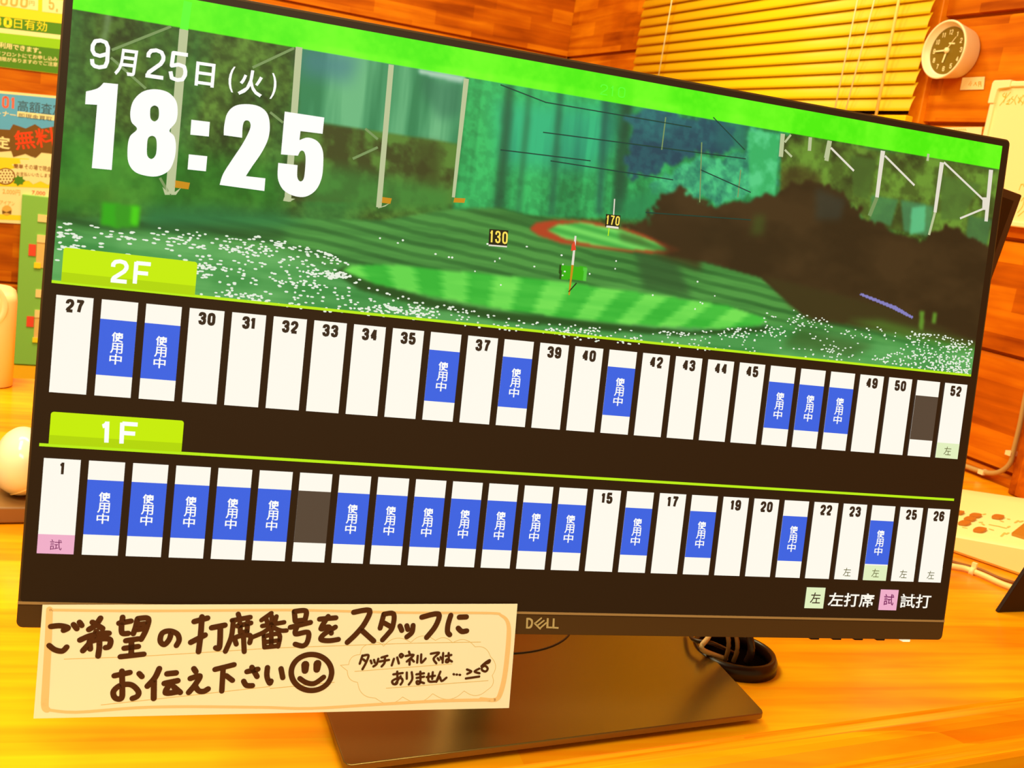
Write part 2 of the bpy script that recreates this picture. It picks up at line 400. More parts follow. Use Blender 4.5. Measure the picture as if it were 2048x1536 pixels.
mb = MB(); mb.box(S(-15.5, 1079.8, 0.0002), EX * 1954.5 * PX, EY * 4.6 * PX, NF * 0.0008); mb.build('trim_strip', mat('strip_grey', (0.42, 0.25, 0.11), 0.4, 0.2), mon)
# base plate, with feet, swivel seam, column
m_base = mat('base_bronze', (0.235, 0.145, 0.040), 0.24, 0.8, spec=0.5)
rl = []
for i, p in enumerate(loop):
    a = loop[i - 1] - p; b = loop[(i + 1) % 4] - p; a /= np.linalg.norm(a); b /= np.linalg.norm(b); r = 0.004
    rl += [p + a * r, p + a * r * 0.3 + b * r * 0.3, p + b * r]
bs = MB(); bs.prism(rl, -UP * 0.0042); base = bs.build('base_plate', m_base, mon, bevel=0.0007)
cen = sum(loop) / 4
for sx in (-1, 1):
    for sy in (-1, 1):
        fm = MB(); c0 = cen + fx * sx * wbase * 0.36 + CY * sy * 0.055; c0[2] = ZC + 0.0002
        fm.lathe(c0, UP, [(0, 0), (0.009, 0), (0.009, 0.0052), (0, 0.0052)], 16); fm.build('rubber_foot', mat('rubber', (0.01, 0.006, 0.002), 0.8), base)
p1, p2, p3 = [on_z(*c, zb)[:2] for c in ((1032, 1307), (1098, 1295), (1138, 1270))]
A_ = np.array([[2 * (p2 - p1)[0], 2 * (p2 - p1)[1]], [2 * (p3 - p1)[0], 2 * (p3 - p1)[1]]]); cc = np.linalg.solve(A_, [p2 @ p2 - p1 @ p1, p3 @ p3 - p1 @ p1]); rc = np.linalg.norm(cc - p1)
print('swivel seam', cc, rc, 'base width', wbase)
if not (0.02 < rc < 0.09): cc, rc = np.array([0.02, 0.1]), 0.05
sm = MB(); sm.lathe((cc[0], cc[1], zb), UP, [(rc - 0.0005, 0.00005), (rc - 0.0005, 0.0006), (rc + 0.0005, 0.0006), (rc + 0.0005, 0.00005)], 64); sm.build('swivel_seam', mat('seam_dark', (0.02, 0.008, 0.002), 0.5), base)
col = np.array([cc[0], max(cc[1], 0.075), 0])
cm = MB(); cm.lathe((col[0], col[1], zb + 0.0001), UP, [(0, 0), (0.03, 0), (0.03, 0.006), (0.022, 0.012), (0.022, 0.30), (0.0, 0.305)], 32); cm.build('stand_column', m_base, mon)
cm = MB(); cm.box(S(860, 470, -0.043), EX * 200 * PX, EY * 140 * PX, -NF * max(0.02, col[1] - 0.06)); cm.build('mount_bracket', m_black, mon, bevel=0.003)
# buttons and light on the under edge
for bx in (1634, 1678.5, 1722, 1766):
    X, Y = ui(bx, 1280); q = MB(); q.box(S(X - 11, 1126.5, -0.002), EX * 22 * PX, EY * 7 * PX, -NF * 0.006); q.build('button', m_black, mon, bevel=0.0004)
X, Y = ui(1816, 1283); q = MB(); q.box(S(X - 11, 1126.5, -0.001), EX * 20 * PX, EY * 8 * PX, -NF * 0.004)
props(q.build('power_light', mat('power_light', (0.9, 0.8, 0.6), 0.4, emit=(1.0, 0.85, 0.6), estr=0.8), mon, bevel=0.0004), 'lit white power light')
# maker's lettering on the chin
fl_ = Flat(S, ui); L = lambda x, y: ui(1000 + x / 3.657, 1150 + y / 3.657)
fl_.poly([[L(*p) for p in shape([(190, 311, 1), (215, 311), (236, 325), (238, 352), (230, 378), (212, 389), (187, 388, 1)])],
          [L(*p) for p in shape([(203, 325, 1), (214, 326), (223, 336), (224, 352), (218, 368), (208, 376), (201, 375, 1)])]], 0, 7)
for a, b in (((252, 352), (299, 313)), ((268, 369), (318, 331)), ((288, 388), (334, 348)), ((250, 350), (291, 391))): fl_.stroke([L(*a), L(*b)], 3.4, 0, 7, k=1)
fl_.poly([L(*p) for p in ((340, 312), (354, 313), (351, 374), (384, 376), (383, 388), (335, 386))], 0, 7)
fl_.poly([L(*p) for p in ((384, 314), (397, 315), (395, 376), (426, 378), (425, 391), (379, 388))], 0, 7)
props(fl_.build('maker_logo', mat('logo_silver', (0.62, 0.48, 0.26), 0.35, 0.3), mon), 'silver lettering on the lower bezel')

# ---- the display: one flat mesh, the picture in a colour attribute, the bay board in layers of flat shapes
def screen_mat(name, col, refl=0.28):
    c = s2l(col); return mat('display_' + name, (0.004, 0.002, 0.001), 0.5, emit=tuple(c), spec=refl)
SM = [screen_mat('black', (40, 17, 2)), screen_mat('white', (254, 249, 236)), screen_mat('blue', (56, 98, 224)), screen_mat('grey', (84, 68, 54)),
      screen_mat('lime', (197, 236, 0)), screen_mat('limeline', (186, 236, 20)), screen_mat('ink', (52, 34, 22)), screen_mat('pink', (240, 174, 200)),
      screen_mat('purple', (120, 30, 90)), screen_mat('sage', (226, 240, 190)), screen_mat('olive', (92, 92, 40)), screen_mat('purewhite', (255, 255, 250)),
      screen_mat('pole', (186, 196, 150)), screen_mat('poledim', (122, 150, 92)), screen_mat('ball', (232, 240, 222)), screen_mat('yellow', (255, 226, 90)),
      screen_mat('signdark', (30, 28, 10)), screen_mat('red', (226, 70, 40)), screen_mat('orange', (200, 140, 20)), screen_mat('boxgreen', (40, 190, 0)), screen_mat('whitepole', (228, 222, 205)),
      screen_mat('greentext', (92, 255, 50)), screen_mat('limedark', (178, 214, 0))]
(BLACK, WHITE, BLUE, GREY, LIME, LLINE, INK, PINK, PURPLE, SAGE, OLIVE, PURE, POLE, POLED, BALL, YEL, SDARK, RED, ORANGE, BOXG, WPOLE, GTXT, LIMED) = range(23)
D = Flat(S, ui, 1.0e-4)
D.poly(rounded(-12, -12.5, 1936.5, 1079.5, 6), BLACK, 6)

# picture: colours at UI positions
NX, NY, YT = 880, 236, 514.0
gx, gy = np.meshgrid(np.linspace(0, 1920, NX), np.linspace(0, YT, NY))
def vnoise(x, y, sx, sy, seed):
    r = np.random.default_rng(seed).random((256, 256)); u = x / sx; v = y / sy
    iu = np.floor(u).astype(int); iv = np.floor(v).astype(int); fu = u - iu; fv = v - iv; fu = fu * fu * (3 - 2 * fu); fv = fv * fv * (3 - 2 * fv)
    g = lambda i, j: r[(iv + j) % 256, (iu + i) % 256]
    return (g(0, 0) * (1 - fu) + g(1, 0) * fu) * (1 - fv) + (g(0, 1) * (1 - fu) + g(1, 1) * fu) * fv
def fbm(x, y, sx, sy, seed): return sum(vnoise(x, y, sx / 2 ** k, sy / 2 ** k, seed + k) * 0.5 ** (k + 1) for k in range(4)) / 0.9375
img = np.zeros((NY, NX, 3)); img[:] = (42, 72, 24)
def blur(m, k):
    for ax in (0, 1):
        for _ in range(2):
            p = np.pad(m, [(k, k) if a == ax else (0, 0) for a in (0, 1)], mode='edge'); c = np.cumsum(p, ax); c = np.insert(c, 0, 0, ax)
            n = m.shape[ax]; m = (np.take(c, range(2 * k + 1, 2 * k + 1 + n), ax) - np.take(c, range(0, n), ax)) / (2 * k + 1)
    return m
def mask(pts, soft=2, jit=0):
    jx, jy = (gx + (f2 - 0.5) * jit + (f7 - 0.5) * jit * 0.6, gy + (f8 - 0.5) * jit) if jit else (gx, gy)
    soft = int(round(soft * 0.65)); P = [ui(*p) for p in pts]; ins = np.zeros(gx.shape, bool)
    for i in range(len(P)):
        (x0, y0), (x1, y1) = P[i - 1], P[i]
        if y0 == y1: continue
        c = ((y0 > jy) != (y1 > jy)) & (jx < (x1 - x0) * (jy - y0) / (y1 - y0) + x0); ins ^= c
    return blur(ins.astype(float), soft) if soft else ins.astype(float)
def paint(m, c, c2=None, t=None, k=1.0):
    global img
    c = np.array(c, float)
    if c2 is not None: c = c + (np.array(c2, float) - c) * np.clip(t, 0, 1)[..., None]
    img = img + (c - img) * (m * k)[..., None]
def con(n, lo=0.35, hi=0.65): return np.clip((n - lo) / (hi - lo), 0, 1)
f1, f2, f3 = fbm(gx, gy, 60, 60, 1), fbm(gx, gy, 26, 26, 5), fbm(gx, gy, 34, 420, 9)
f7 = fbm(gx, gy, 11, 11, 51); f8 = fbm(gx, gy, 18, 18, 61)
f4 = fbm(gx, gy, 90, 700, 21); f5 = fbm(gx, gy, 220, 16, 33); f6 = fbm(gx, gy, 120, 70, 41)
one = np.ones(gx.shape)
paint(one, (30, 58, 14), (84, 124, 40), con(f2) * 0.55 + con(f1) * 0.45)
paint(one, (16, 34, 8), (110, 160, 60), con(f7, 0.3, 0.7), 0.35)
paint(one, (40, 128, 58), k=con(f4, 0.5, 0.72) * 0.55)
paint(mask([(100, 250), (350, 300), (560, 330), (560, 430), (100, 430)], 14), (18, 112, 22), (60, 150, 40), con(f1), 0.75)
paint(mask([(108, 370), (240, 380), (240, 408), (108, 400)], 8), (70, 130, 30), k=0.6)
paint(mask([(598, 85), (935, 140), (915, 289), (740, 262), (596, 241)], 1), (40, 128, 80), (104, 182, 126), con(f3))
paint(mask([(600, 90), (720, 110), (700, 165), (600, 150)], 9), (64, 124, 134), k=0.7)
paint(mask([(836, 139), (930, 155), (922, 168), (838, 148)], 1), (190, 222, 196))
paint(mask([(840, 150), (928, 166), (926, 230), (880, 240), (845, 190)], 6), (40, 110, 80), k=0.6)
paint(mask([(596, 241), (740, 262), (915, 289), (905, 410), (575, 402)], 1), (56, 66, 24), (84, 128, 46), con(f2))
paint(mask([(830, 280), (880, 285), (880, 380), (830, 370)], 4), (52, 58, 20), k=0.7)
paint(mask([(655, 330), (905, 380), (900, 430), (600, 410)], 8), (50, 130, 50), k=0.7)
paint(mask([(935, 140), (1582, 250), (1560, 400), (1440, 440), (1100, 436), (905, 425)], 1), (16, 112, 58), (50, 190, 98), con(f3) * 0.7 + con(f7) * 0.3)
paint(mask([(990, 200), (1240, 215), (1230, 300), (1180, 340), (1000, 330)], 12), (22, 132, 100), (40, 182, 122), con(f3))
for xa, xb, wd, c in ((1010, 985, 20, (16, 74, 48)), (1055, 1030, 10, (22, 96, 60)), (1115, 1095, 14, (16, 84, 60)), (1245, 1222, 24, (12, 62, 44)), (1205, 1190, 14, (16, 88, 72))):
    paint(mask([(xa, 166), (xa + wd, 168), (xb + wd, 430), (xb, 428)], 3), c, k=0.7)
paint(mask([(1258, 222), (1330, 222), (1470, 250), (1460, 300), (1390, 310), (1330, 345), (1258, 355)], 2, 34), (18, 66, 84), (34, 112, 112), con(f6) * 0.6 + con(f7) * 0.4)
paint(mask([(1430, 220), (1500, 240), (1490, 300), (1430, 300)], 5), (24, 96, 96), k=0.7)
paint(mask([(1290, 375), (1340, 350), (1400, 312), (1480, 310), (1500, 260), (1562, 270), (1550, 375), (1500, 388), (1440, 412), (1400, 395), (1340, 410)], 2, 30), (26, 118, 92), (70, 200, 128), con(f2) * 0.6 + con(f7) * 0.4)
paint(mask([(1495, 260), (1560, 270), (1548, 395), (1498, 395)], 2), (46, 176, 98), (80, 204, 130), con(f2))
paint(mask([(1240, 400), (1330, 370), (1330, 440), (1240, 440)], 8), (24, 132, 76), k=0.8)
paint(mask([(1560, 270), (1998, 340), (1990, 500), (1860, 470), (1740, 455), (1700, 405), (1560, 385)], 1), (50, 62, 22), (104, 148, 48), con(f2) * 0.6 + con(f1) * 0.4)
paint(mask([(1560, 340), (1600, 330), (1640, 350), (1640, 400), (1560, 400)], 4), (60, 40, 16), k=0.6)
for q, c in (([(1742, 392), (1795, 400), (1780, 452), (1738, 445)], (64, 132, 76)), ([(1800, 400), (1865, 412), (1858, 474), (1806, 462)], (66, 136, 86)), ([(1822, 415), (1850, 412), (1848, 462), (1818, 470)], (92, 200, 138)), ([(1935, 430), (1982, 440), (1972, 492), (1930, 484)], (60, 112, 62)), ([(1700, 310), (1752, 320), (1735, 400), (1705, 390)], (70, 104, 38)), ([(1880, 350), (1960, 370), (1920, 440), (1880, 440)], (74, 112, 44))):
    paint(mask(q, 2), c, k=0.8)
paint(mask([(1236, 452), (1296, 440), (1312, 400), (1345, 385), (1378, 384), (1410, 415), (1440, 410), (1452, 415), (1500, 398), (1556, 386), (1575, 365), (1640, 372), (1700, 400), (1735, 440), (1800, 470), (1845, 476), (1900, 448), (1935, 478), (1998, 492), (1985, 720), (1560, 620), (1400, 540)], 1, 42), (46, 32, 12), (62, 44, 20), con(f6))
paint(mask([(1630, 375), (1690, 400), (1680, 440), (1630, 440)], 5), (48, 58, 50), k=0.6)
paint(mask([(1505, 430), (1530, 430), (1525, 470), (1500, 470)], 4), (60, 80, 26), k=0.7)
# fairway
fair = mask([(100, 436), (350, 432), (575, 436), (760, 440), (905, 418), (1000, 415), (1060, 432), (1160, 440), (1240, 452), (1292, 506), (1400, 522), (1520, 555), (1560, 590), (1612, 636), (1800, 662), (1985, 705), (1985, 760), (90, 580)], 2)
X_, Y_ = gx, gy
strp = np.clip(np.sin((Y_ - 0.112 * X_) / 3.3 + 3.0 * f4) * 0.9 + 0.75, 0, 1)
paint(fair, (34, 100, 40), (74, 150, 64), strp * 0.6 + con(f5) * 0.4)
paint(mask([(104, 462), (330, 470), (560, 500), (690, 545), (800, 600), (1000, 630), (1200, 650), (1560, 650), (1985, 705), (1985, 760), (90, 580)], 7), (50, 136, 60), (96, 172, 92), con(f6) * 0.6 + con(f5) * 0.4)
paint(mask([(110, 428), (200, 445), (360, 440), (560, 462), (580, 480), (340, 462), (180, 452), (108, 442)], 5), (12, 62, 22), k=0.8)
paint(mask([(280, 412), (420, 410), (620, 435), (560, 452), (290, 455)], 7), (22, 112, 60), k=0.8)
paint(mask([(900, 412), (1050, 430), (1300, 505), (1290, 512), (1000, 440)], 3), (26, 84, 34), k=0.6)
paint(mask([(1268, 503), (1350, 520), (1382, 592), (1286, 578)], 4), (38, 84, 40), k=0.8)
paint(mask([(1525, 552), (1640, 580), (1800, 620), (1900, 660), (1960, 690), (1800, 668), (1620, 640), (1580, 612)], 3), (54, 48, 18), k=0.9)
paint(mask([(1600, 655), (1750, 690), (1700, 715), (1560, 690)], 6), (44, 76, 26), k=0.6)
paint(mask([(1690, 640), (1760, 640), (1960, 690), (1960, 705), (1800, 672)], 4), (76, 128, 40), k=0.7)
# red ring and the far green
paint(mask([(1058, 458), (1072, 445), (1108, 440), (1180, 442), (1262, 460), (1330, 486), (1362, 500), (1330, 509), (1262, 504), (1190, 496), (1120, 486), (1078, 472)], 1), (176, 62, 28), (120, 44, 20), con((gx - 1080) / 300, 0, 1))
paint(mask([(1094, 460), (1116, 449), (1160, 445), (1240, 458), (1310, 484), (1340, 502), (1262, 500), (1190, 491), (1126, 477)], 1), (64, 170, 66), (112, 214, 92), con(np.sin((Y_ - 0.13 * X_) / 3.2) * 0.5 + 0.5, 0, 1))
paint(mask([(1285, 440), (1400, 440), (1400, 540), (1300, 508), (1336, 500), (1310, 480)], 5), (50, 34, 13), k=0.8)
paint(mask([(1235, 462), (1280, 475), (1330, 505), (1240, 480)], 3), (60, 90, 36), k=0.7)
# near green with its mown checks
paint(mask([(668, 546), (690, 532), (740, 560), (860, 598), (1000, 624), (1200, 646), (1380, 662), (1540, 652), (1530, 664), (1360, 672), (1190, 660), (990, 640), (840, 612), (720, 580)], 2), (18, 66, 20), k=0.85)
grn = mask([(684, 541), (704, 531), (780, 529), (900, 541), (1100, 560), (1300, 588), (1450, 610), (1532, 637), (1520, 650), (1440, 657), (1300, 652), (1150, 638), (1000, 618), (860, 592), (750, 568)], 1)
chk = np.sin((X_ - np.clip((950 - X_) / 350, -0.6, 1.2) * (Y_ - 430)) / 16.5 + np.floor((Y_ + 0.02 * X_) / 13.0) * 0.45)
paint(grn, (44, 178, 50), (112, 222, 82), con(chk * 0.5 + 0.5, 0.25, 0.75) * 0.75 + con(f5) * 0.25)
paint(mask([(205, 404), (240, 408), (238, 456), (200, 450)], 1), (36, 166, 14)); paint(mask([(232, 408), (279, 412), (277, 455), (230, 456)], 1), (40, 150, 20)); paint(mask([(262, 411), (279, 413), (277, 452), (262, 450)], 1), (64, 204, 10))
paint(mask([(1122, 530), (1172, 534), (1170, 562), (1120, 558)], 0), (46, 176, 10)); paint(mask([(1166, 534), (1174, 535), (1172, 562), (1166, 561)], 0), (80, 200, 60)); paint(mask([(1118, 529), (1123, 530), (1121, 558), (1117, 558)], 0), (20, 70, 10))
for q in ([(1838, 622), (1848, 622), (1845, 660), (1836, 658)], [(1864, 625), (1872, 626), (1870, 648), (1862, 646)]): paint(mask(q, 1), (90, 140, 40))
paint(mask([(1720, 586), (1790, 612), (1826, 634), (1822, 637), (1780, 616), (1718, 590)], 0), (130, 126, 190))
paint(mask([(213, 20), (226, 22), (213, 84), (203, 82)], 1), (110, 142, 88), k=0.8)
# the green banner across the top, a little of the picture showing through
ban = (gy <= 50.5).astype(float)
lum = img.mean(2) / 255.0
img = img * (1 - ban[..., None]) + ban[..., None] * (np.array([72, 238, 0]) + (np.array([120, 255, 34]) - np.array([72, 234, 0])) * con(f4 * 0.5 + lum * 0.9, 0.35, 0.75)[..., None])
img = np.clip(img, 0, 255)
pv = len(D.v)
gxr, gyr = gx.ravel(), gy.ravel()
D.add([S(x, y, 7e-4) for x, y in zip(gxr, gyr)], [(j * NX + i, j * NX + i + 1, (j + 1) * NX + i + 1, (j + 1) * NX + i) for j in range(NY - 1) for i in range(NX - 1)], 23)
pcol = s2l(img.reshape(-1, 3))
# poles, braces and other sharp things in the picture
def pline(pts, w, mi, layer=9): D.stroke(pts, w, mi, layer, px=True, k=1, caps=False)
pline([(368, 60), (340, 388)], (15, 15), POLE); pline([(376, 4), (368, 60)], 14, GTXT, 9)
pline([(598, 95), (575, 403)], 12, POLE); pline([(782, 130), (757, 415)], 10, POLE); pline([(932, 158), (906, 395)], (10, 6), POLE)
for a, b, c in (((342, 54), (224, 101), POLED), ((222, 116), (292, 178), POLED), ((588, 97), (505, 136), POLED), ((540, 225), (566, 246), POLED), ((730, 258), (755, 279), POLED), ((755, 295), (705, 318), POLED), ((320, 356), (336, 384), POLED),
                ((1568, 300), (1582, 314), POLE), ((1568, 285), (1580, 270), POLE), ((1660, 296), (1706, 342), WPOLE), ((1768, 312), (1827, 371), WPOLE), ((1886, 325), (1965, 400), WPOLE), ((1964, 418), (1918, 437), WPOLE), ((1648, 316), (1655, 282), POLE)): pline([a, b], 4.5, c)
pline([(1564, 268), (1560, 314)], 10, POLE); pline([(1619, 275), (1617, 302)], 8, POLE); pline([(1658, 282), (1651, 322)], 10, POLE); pline([(1764, 302), (1752, 395)], (11, 9), WPOLE); pline([(1752, 395), (1737, 432)], 9, POLED); pline([(1882, 325), (1868, 425)], (11, 8), WPOLE); pline([(1868, 425), (1856, 470)], 6, POLE); pline([(1980, 340), (1970, 443)], (11, 9), WPOLE); pline([(1855, 308), (1853, 322)], 6, POLE); pline([(1967, 395), (1966, 420)], 10, WPOLE)
NETL = 24
for a, b in (((1000, 170), (1090, 205)), ((1089, 205), (1382, 255)), ((1085, 265), (1490, 318)), ((1100, 322), (1345, 360)), ((1425, 235), (1488, 300)), ((1400, 340), (1500, 385)), ((1290, 425), (1500, 440)), ((1000, 300), (1180, 322))): pline([a, b], 2.2, NETL)
for a, b in (((1402, 285), (1398, 405)), ((1480, 340), (1474, 395)), ((1330, 235), (1322, 300))): pline([a, b], 2.5, POLED)
for q, mi in (([(350, 361), (380, 366), (377, 379), (346, 375)], ORANGE), ([(762, 394), (783, 397), (780, 408), (758, 405)], ORANGE), ([(908, 396), (930, 397), (928, 406), (906, 405)], ORANGE), ([(325, 374), (341, 390), (362, 376), (352, 390), (330, 390)], POLE), ([(752, 405), (757, 416), (780, 406), (770, 413), (756, 417)], POLE), ([(568, 395), (590, 398), (578, 404), (566, 402)], POLE)):
    D.poly([ui(*p) for p in q], mi, 9)
D.poly([ui(*p) for p in ((978, 458), (1016, 461), (1013, 493), (976, 490))], SDARK, 8); D.poly([ui(*p) for p in ((977, 489), (1013, 492), (1013, 495), (976, 492))], WPOLE, 9)
D.digits('130', ((980, 460), (1015, 464), (979, 485)), YEL, 9, 0.3, px=True)
D.poly([ui(*p) for p in ((1211, 428), (1240, 431), (1237, 457), (1209, 453))], SDARK, 8); D.poly([ui(*p) for p in ((1212, 451), (1236, 454), (1236, 458), (1211, 455))], WPOLE, 9)
D.digits('170', ((1213, 430), (1239, 433), (1211, 449)), YEL, 9, 0.3, px=True)
pline([(1228, 398), (1226, 430)], 2.5, WPOLE); pline([(1217, 455), (1215, 472)], 2, LLINE)
pline([(1150, 472), (1144, 530)], (4, 5), WPOLE); pline([(1144, 530), (1137, 590)], (5, 3), ORANGE); D.poly([ui(*p) for p in ((1148, 482), (1151, 500), (1141, 502), (1142, 490))], RED, 10)
pline([(1152, 566), (1136, 584)], 2.5, SDARK)
# range balls lying on the grass
def zone(poly, n, cl, seed, sz=(2.6, 1.7), spread=(26, 4)):
    r = np.random.default_rng(seed); P = np.array([ui(*p) for p in poly]); lo, hi = P.min(0), P.max(0); k = 0
    def inside(q):
        c = False
        for i in range(len(P)):
            (x0, y0), (x1, y1) = P[i - 1], P[i]
            if (y0 > q[1]) != (y1 > q[1]) and q[0] < (x1 - x0) * (q[1] - y0) / (y1 - y0) + x0: c = not c
        return c
    cen = [r.uniform(lo, hi) for _ in range(cl)]; tries = 0
    while k < n and tries < n * 60:
        tries += 1
        q = cen[r.integers(cl)] + r.normal(0, 1, 2) * spread if cl and r.random() < 0.6 else r.uniform(lo, hi)
        if not inside(q) or not 5 < q[0] < 1914: continue
        a, b = sz[0] * r.uniform(0.7, 1.3), sz[1] * r.uniform(0.8, 1.2)
        D.poly([(q[0] + a * math.cos(t), q[1] + b * math.sin(t)) for t in np.linspace(0, 2 * math.pi, 6, endpoint=False)], BALL, 9); k += 1
zone([(106, 440), (180, 445), (330, 468), (430, 495), (400, 585), (104, 562)], 190, 9, 3, (4.2, 1.7))
zone([(300, 455), (520, 470), (640, 500), (720, 535), (560, 520), (430, 500)], 150, 7, 4, (3.2, 1.7))
zone([(390, 500), (560, 510), (690, 545), (760, 580), (880, 612), (860, 645), (640, 622), (395, 590)], 420, 16, 5, (3.2, 1.8))
zone([(760, 580), (1000, 634), (1200, 655), (1200, 684), (860, 645)], 150, 8, 6, (2.6, 1.7))
zone([(1100, 650), (1350, 664), (1560, 650), (1560, 690), (1500, 708), (1200, 684)], 170, 9, 7, (2.5, 1.6))
zone([(1530, 610), (1700, 640), (1830, 668), (1965, 690), (1950, 748), (1700, 728), (1500, 700)], 210, 8, 8, (2.5, 1.6), (34, 8))
zone([(1800, 655), (1965, 685), (1948, 750), (1840, 738), (1740, 722), (1820, 690)], 330, 8, 9, (2.6, 1.8), (38, 10))
zone([(620, 440), (1300, 520), (1480, 600), (1530, 640), (900, 560), (620, 470)], 26, 0, 10, (2.2, 1.8))
# lime tabs, lines
D.rect(0, 511.8, 1919, 516.8, LLINE, 10); D.rect(0, 796.6, 1919, 802, LLINE, 10)
for y0, y1, t in ((453.5, 513, '2F'), (740, 797, '1F')):
    D.poly(rounded(15, y0, 237, y1 + 6, 5)[0:0] or [(15, y1)] + [(15 + 5 * (1 - math.cos(a)), y0 + 5 * (1 - math.sin(a))) for a in np.linspace(0, 1.57, 5)] + [(237 - 5 * (1 - math.sin(a)), y0 + 5 * (1 - math.cos(a))) for a in np.linspace(0, 1.57, 5)] + [(237, y1)], LIME, 11)
    D.poly([(15, y0 + 0.72 * (y1 - y0)), (237, y0 + 0.72 * (y1 - y0)), (237, y1), (15, y1)], LIMED, 12)
D.digits('2F', ((60 + 655 / 4, 480 + 148 / 4), (60 + 975 / 4, 480 + 180 / 4), (60 + 640 / 4, 480 + 338 / 4)), PURE, 13, 0.24, px=True)
D.digits('1F', ((20 + 738 / 4, 800 + 158 / 4), (20 + 1030 / 4, 800 + 178 / 4), (20 + 730 / 4, 800 + 344 / 4)), PURE, 13, 0.24, 0.36, px=True)
# the two rows of bays
used2 = {28, 29, 36, 38, 41, 46, 47, 48}; used1 = set(range(2, 7)) | set(range(8, 15)) | {16, 18, 21, 24}
for row_, (y0, first) in enumerate(((536.3, 27), (822.3, 1))):
    for k in range(26):
        n_ = first + k; x0 = 9.2 + 73.742 * k; x1 = x0 + 60.2; y1 = y0 + 169.7
        D.rect(x0, y0, x1, y1, WHITE, 10)
        if n_ in used2 or n_ in used1:
            D.rect(x0, y0 + 34, x1, y0 + 132.8, BLUE, 11)
            D.digits('使', (x0 + 20.0, y0 + 54.5, x0 + 40.5, y0 + 73.2), PURE, 12, 0.24)
            for j, ch in ((1, '用'), (2, '中')): D.text(ch, (x0 + 20.0, y0 + 54.5 + 19.6 * j, x0 + 40.5, y0 + 73.2 + 19.6 * j), PURE, 12, 0.012)
        elif n_ in (51, 7): D.rect(x0, y0 + 34, x1, y0 + 132.8, GREY, 11)
        else:
            t = str(n_); wd = 29.5 if len(t) == 2 else 11
            if '1' in t and len(t) == 2: wd = 24.3
            D.digits(t, (x0 + 30.8 - wd / 2, y0 + 4.8, x0 + 30.8 + wd / 2, y0 + 28.4), INK, 12, 0.41, 0.15)
        if n_ == 1:
            D.rect(x0, y0 + 135.2, x1, y1, PINK, 11); D.text('試', (x0 + 20.5, y0 + 144, x0 + 40, y0 + 163), PURPLE, 12, 0.0)
        if n_ in (52, 23, 24, 25, 26):
            D.rect(x0, y0 + 135.2, x1, y1, SAGE if n_ in (52, 24) else WHITE, 11); D.text('左', (x0 + 20.5, y0 + 143, x0 + 40, y0 + 162), OLIVE, 12, 0.0)
# legend
D.rect(1565.5, 1012, 1613, 1058.8, SAGE, 10); D.text('左', (1577.5, 1023, 1603, 1047.5), INK, 11, 0.01); D.text('左打席', (1623.5, 1022, 1741.5, 1054), WHITE, 10, 0.016)
D.rect(1756, 1012, 1803.5, 1059.2, PINK, 10); D.text('試', (1767, 1022, 1793.5, 1048), PURPLE, 11, 0.01); D.text('試打', (1811.5, 1020.5, 1893.5, 1053), WHITE, 10, 0.012)
# date and clock
cr1 = lambda x, y: (x / 2.9257, y / 2.9257)
for ch, tl, trr, bl in (('9', (535, 222), (648, 236), (525, 402)), ('月', (690, 285), (810, 300), (668, 440)), ('25', (862, 278), (1105, 315), (848, 455)), ('日', (1150, 362), (1262, 378), (1138, 502)), ('(', (1345, 390), (1378, 394), (1330, 540)), ('火', (1408, 405), (1550, 425), (1388, 556)), (')', (1592, 430), (1624, 434), (1576, 580))):
    if ch in ('9', '25'): D.digits(ch, (cr1(*tl), cr1(*trr), cr1(*bl)), PURE, 13, 0.21, 0.22, px=True)
    else: D.text(ch, (cr1(*tl), cr1(*trr), cr1(*bl)), PURE, 13, 0.014 if ch in '()' else 0.02, px=True)
U = lambda pts: [ui(*cr1(*p[:2])) for p in shape(pts)]
D.poly([U([(608, 487, 1), (692, 495, 1), (655, 996, 1), (539, 985, 1), (570, 616, 1), (500, 612, 1), (505, 538, 1), (572, 520)])], PURE, 13)
D.poly([U([(905, 525), (835, 540), (783, 590), (764, 655), (770, 715), (803, 757), (762, 800), (748, 865), (752, 950), (788, 1005), (855, 1030), (925, 1032), (988, 1000), (1020, 935), (1030, 860), (1020, 800), (992, 766), (1030, 715), (1040, 650), (1028, 588), (980, 541)]),
        U([(905, 620), (926, 632), (931, 665), (926, 697), (905, 713), (883, 697), (879, 660), (884, 632)]), U([(890, 797), (912, 810), (918, 850), (912, 908), (887, 932), (863, 912), (861, 860), (867, 812)])], PURE, 13)
for q in (((1120, 703), (1228, 716), (1222, 801), (1114, 790)), ((1105, 905), (1213, 916), (1205, 1004), (1098, 993))): D.poly([ui(*cr1(*p)) for p in q], PURE, 13)
D.poly([U([(1309, 793, 1), (1312, 735), (1330, 665), (1375, 622), (1445, 612), (1515, 625), (1562, 665), (1578, 735), (1568, 815), (1530, 895), (1475, 975), (1438, 1032, 1), (1552, 1045, 1), (1546, 1119, 1), (1285, 1083, 1), (1305, 1020), (1355, 940), (1415, 850), (1455, 775), (1466, 735), (1455, 710), (1432, 710), (1420, 740), (1416, 808, 1)])], PURE, 13)
D.poly([U([(1665, 655, 1), (1896, 690, 1), (1886, 785, 1), (1757, 769, 1), (1751, 822, 1), (1800, 807), (1855, 828), (1886, 880), (1890, 955), (1880, 1045), (1845, 1115), (1785, 1152), (1715, 1146), (1655, 1110), (1625, 1045), (1627, 955, 1), (1740, 968, 1), (1738, 1035), (1753, 1062), (1772, 1054), (1781, 1020), (1787, 930), (1778, 890), (1758, 885), (1742, 913, 1), (1643, 905, 1)])], PURE, 13)
D.digits('210', ((1200, 168), (1250, 176), (1198, 190)), GTXT, 12, 0.16, 0.4, px=True)
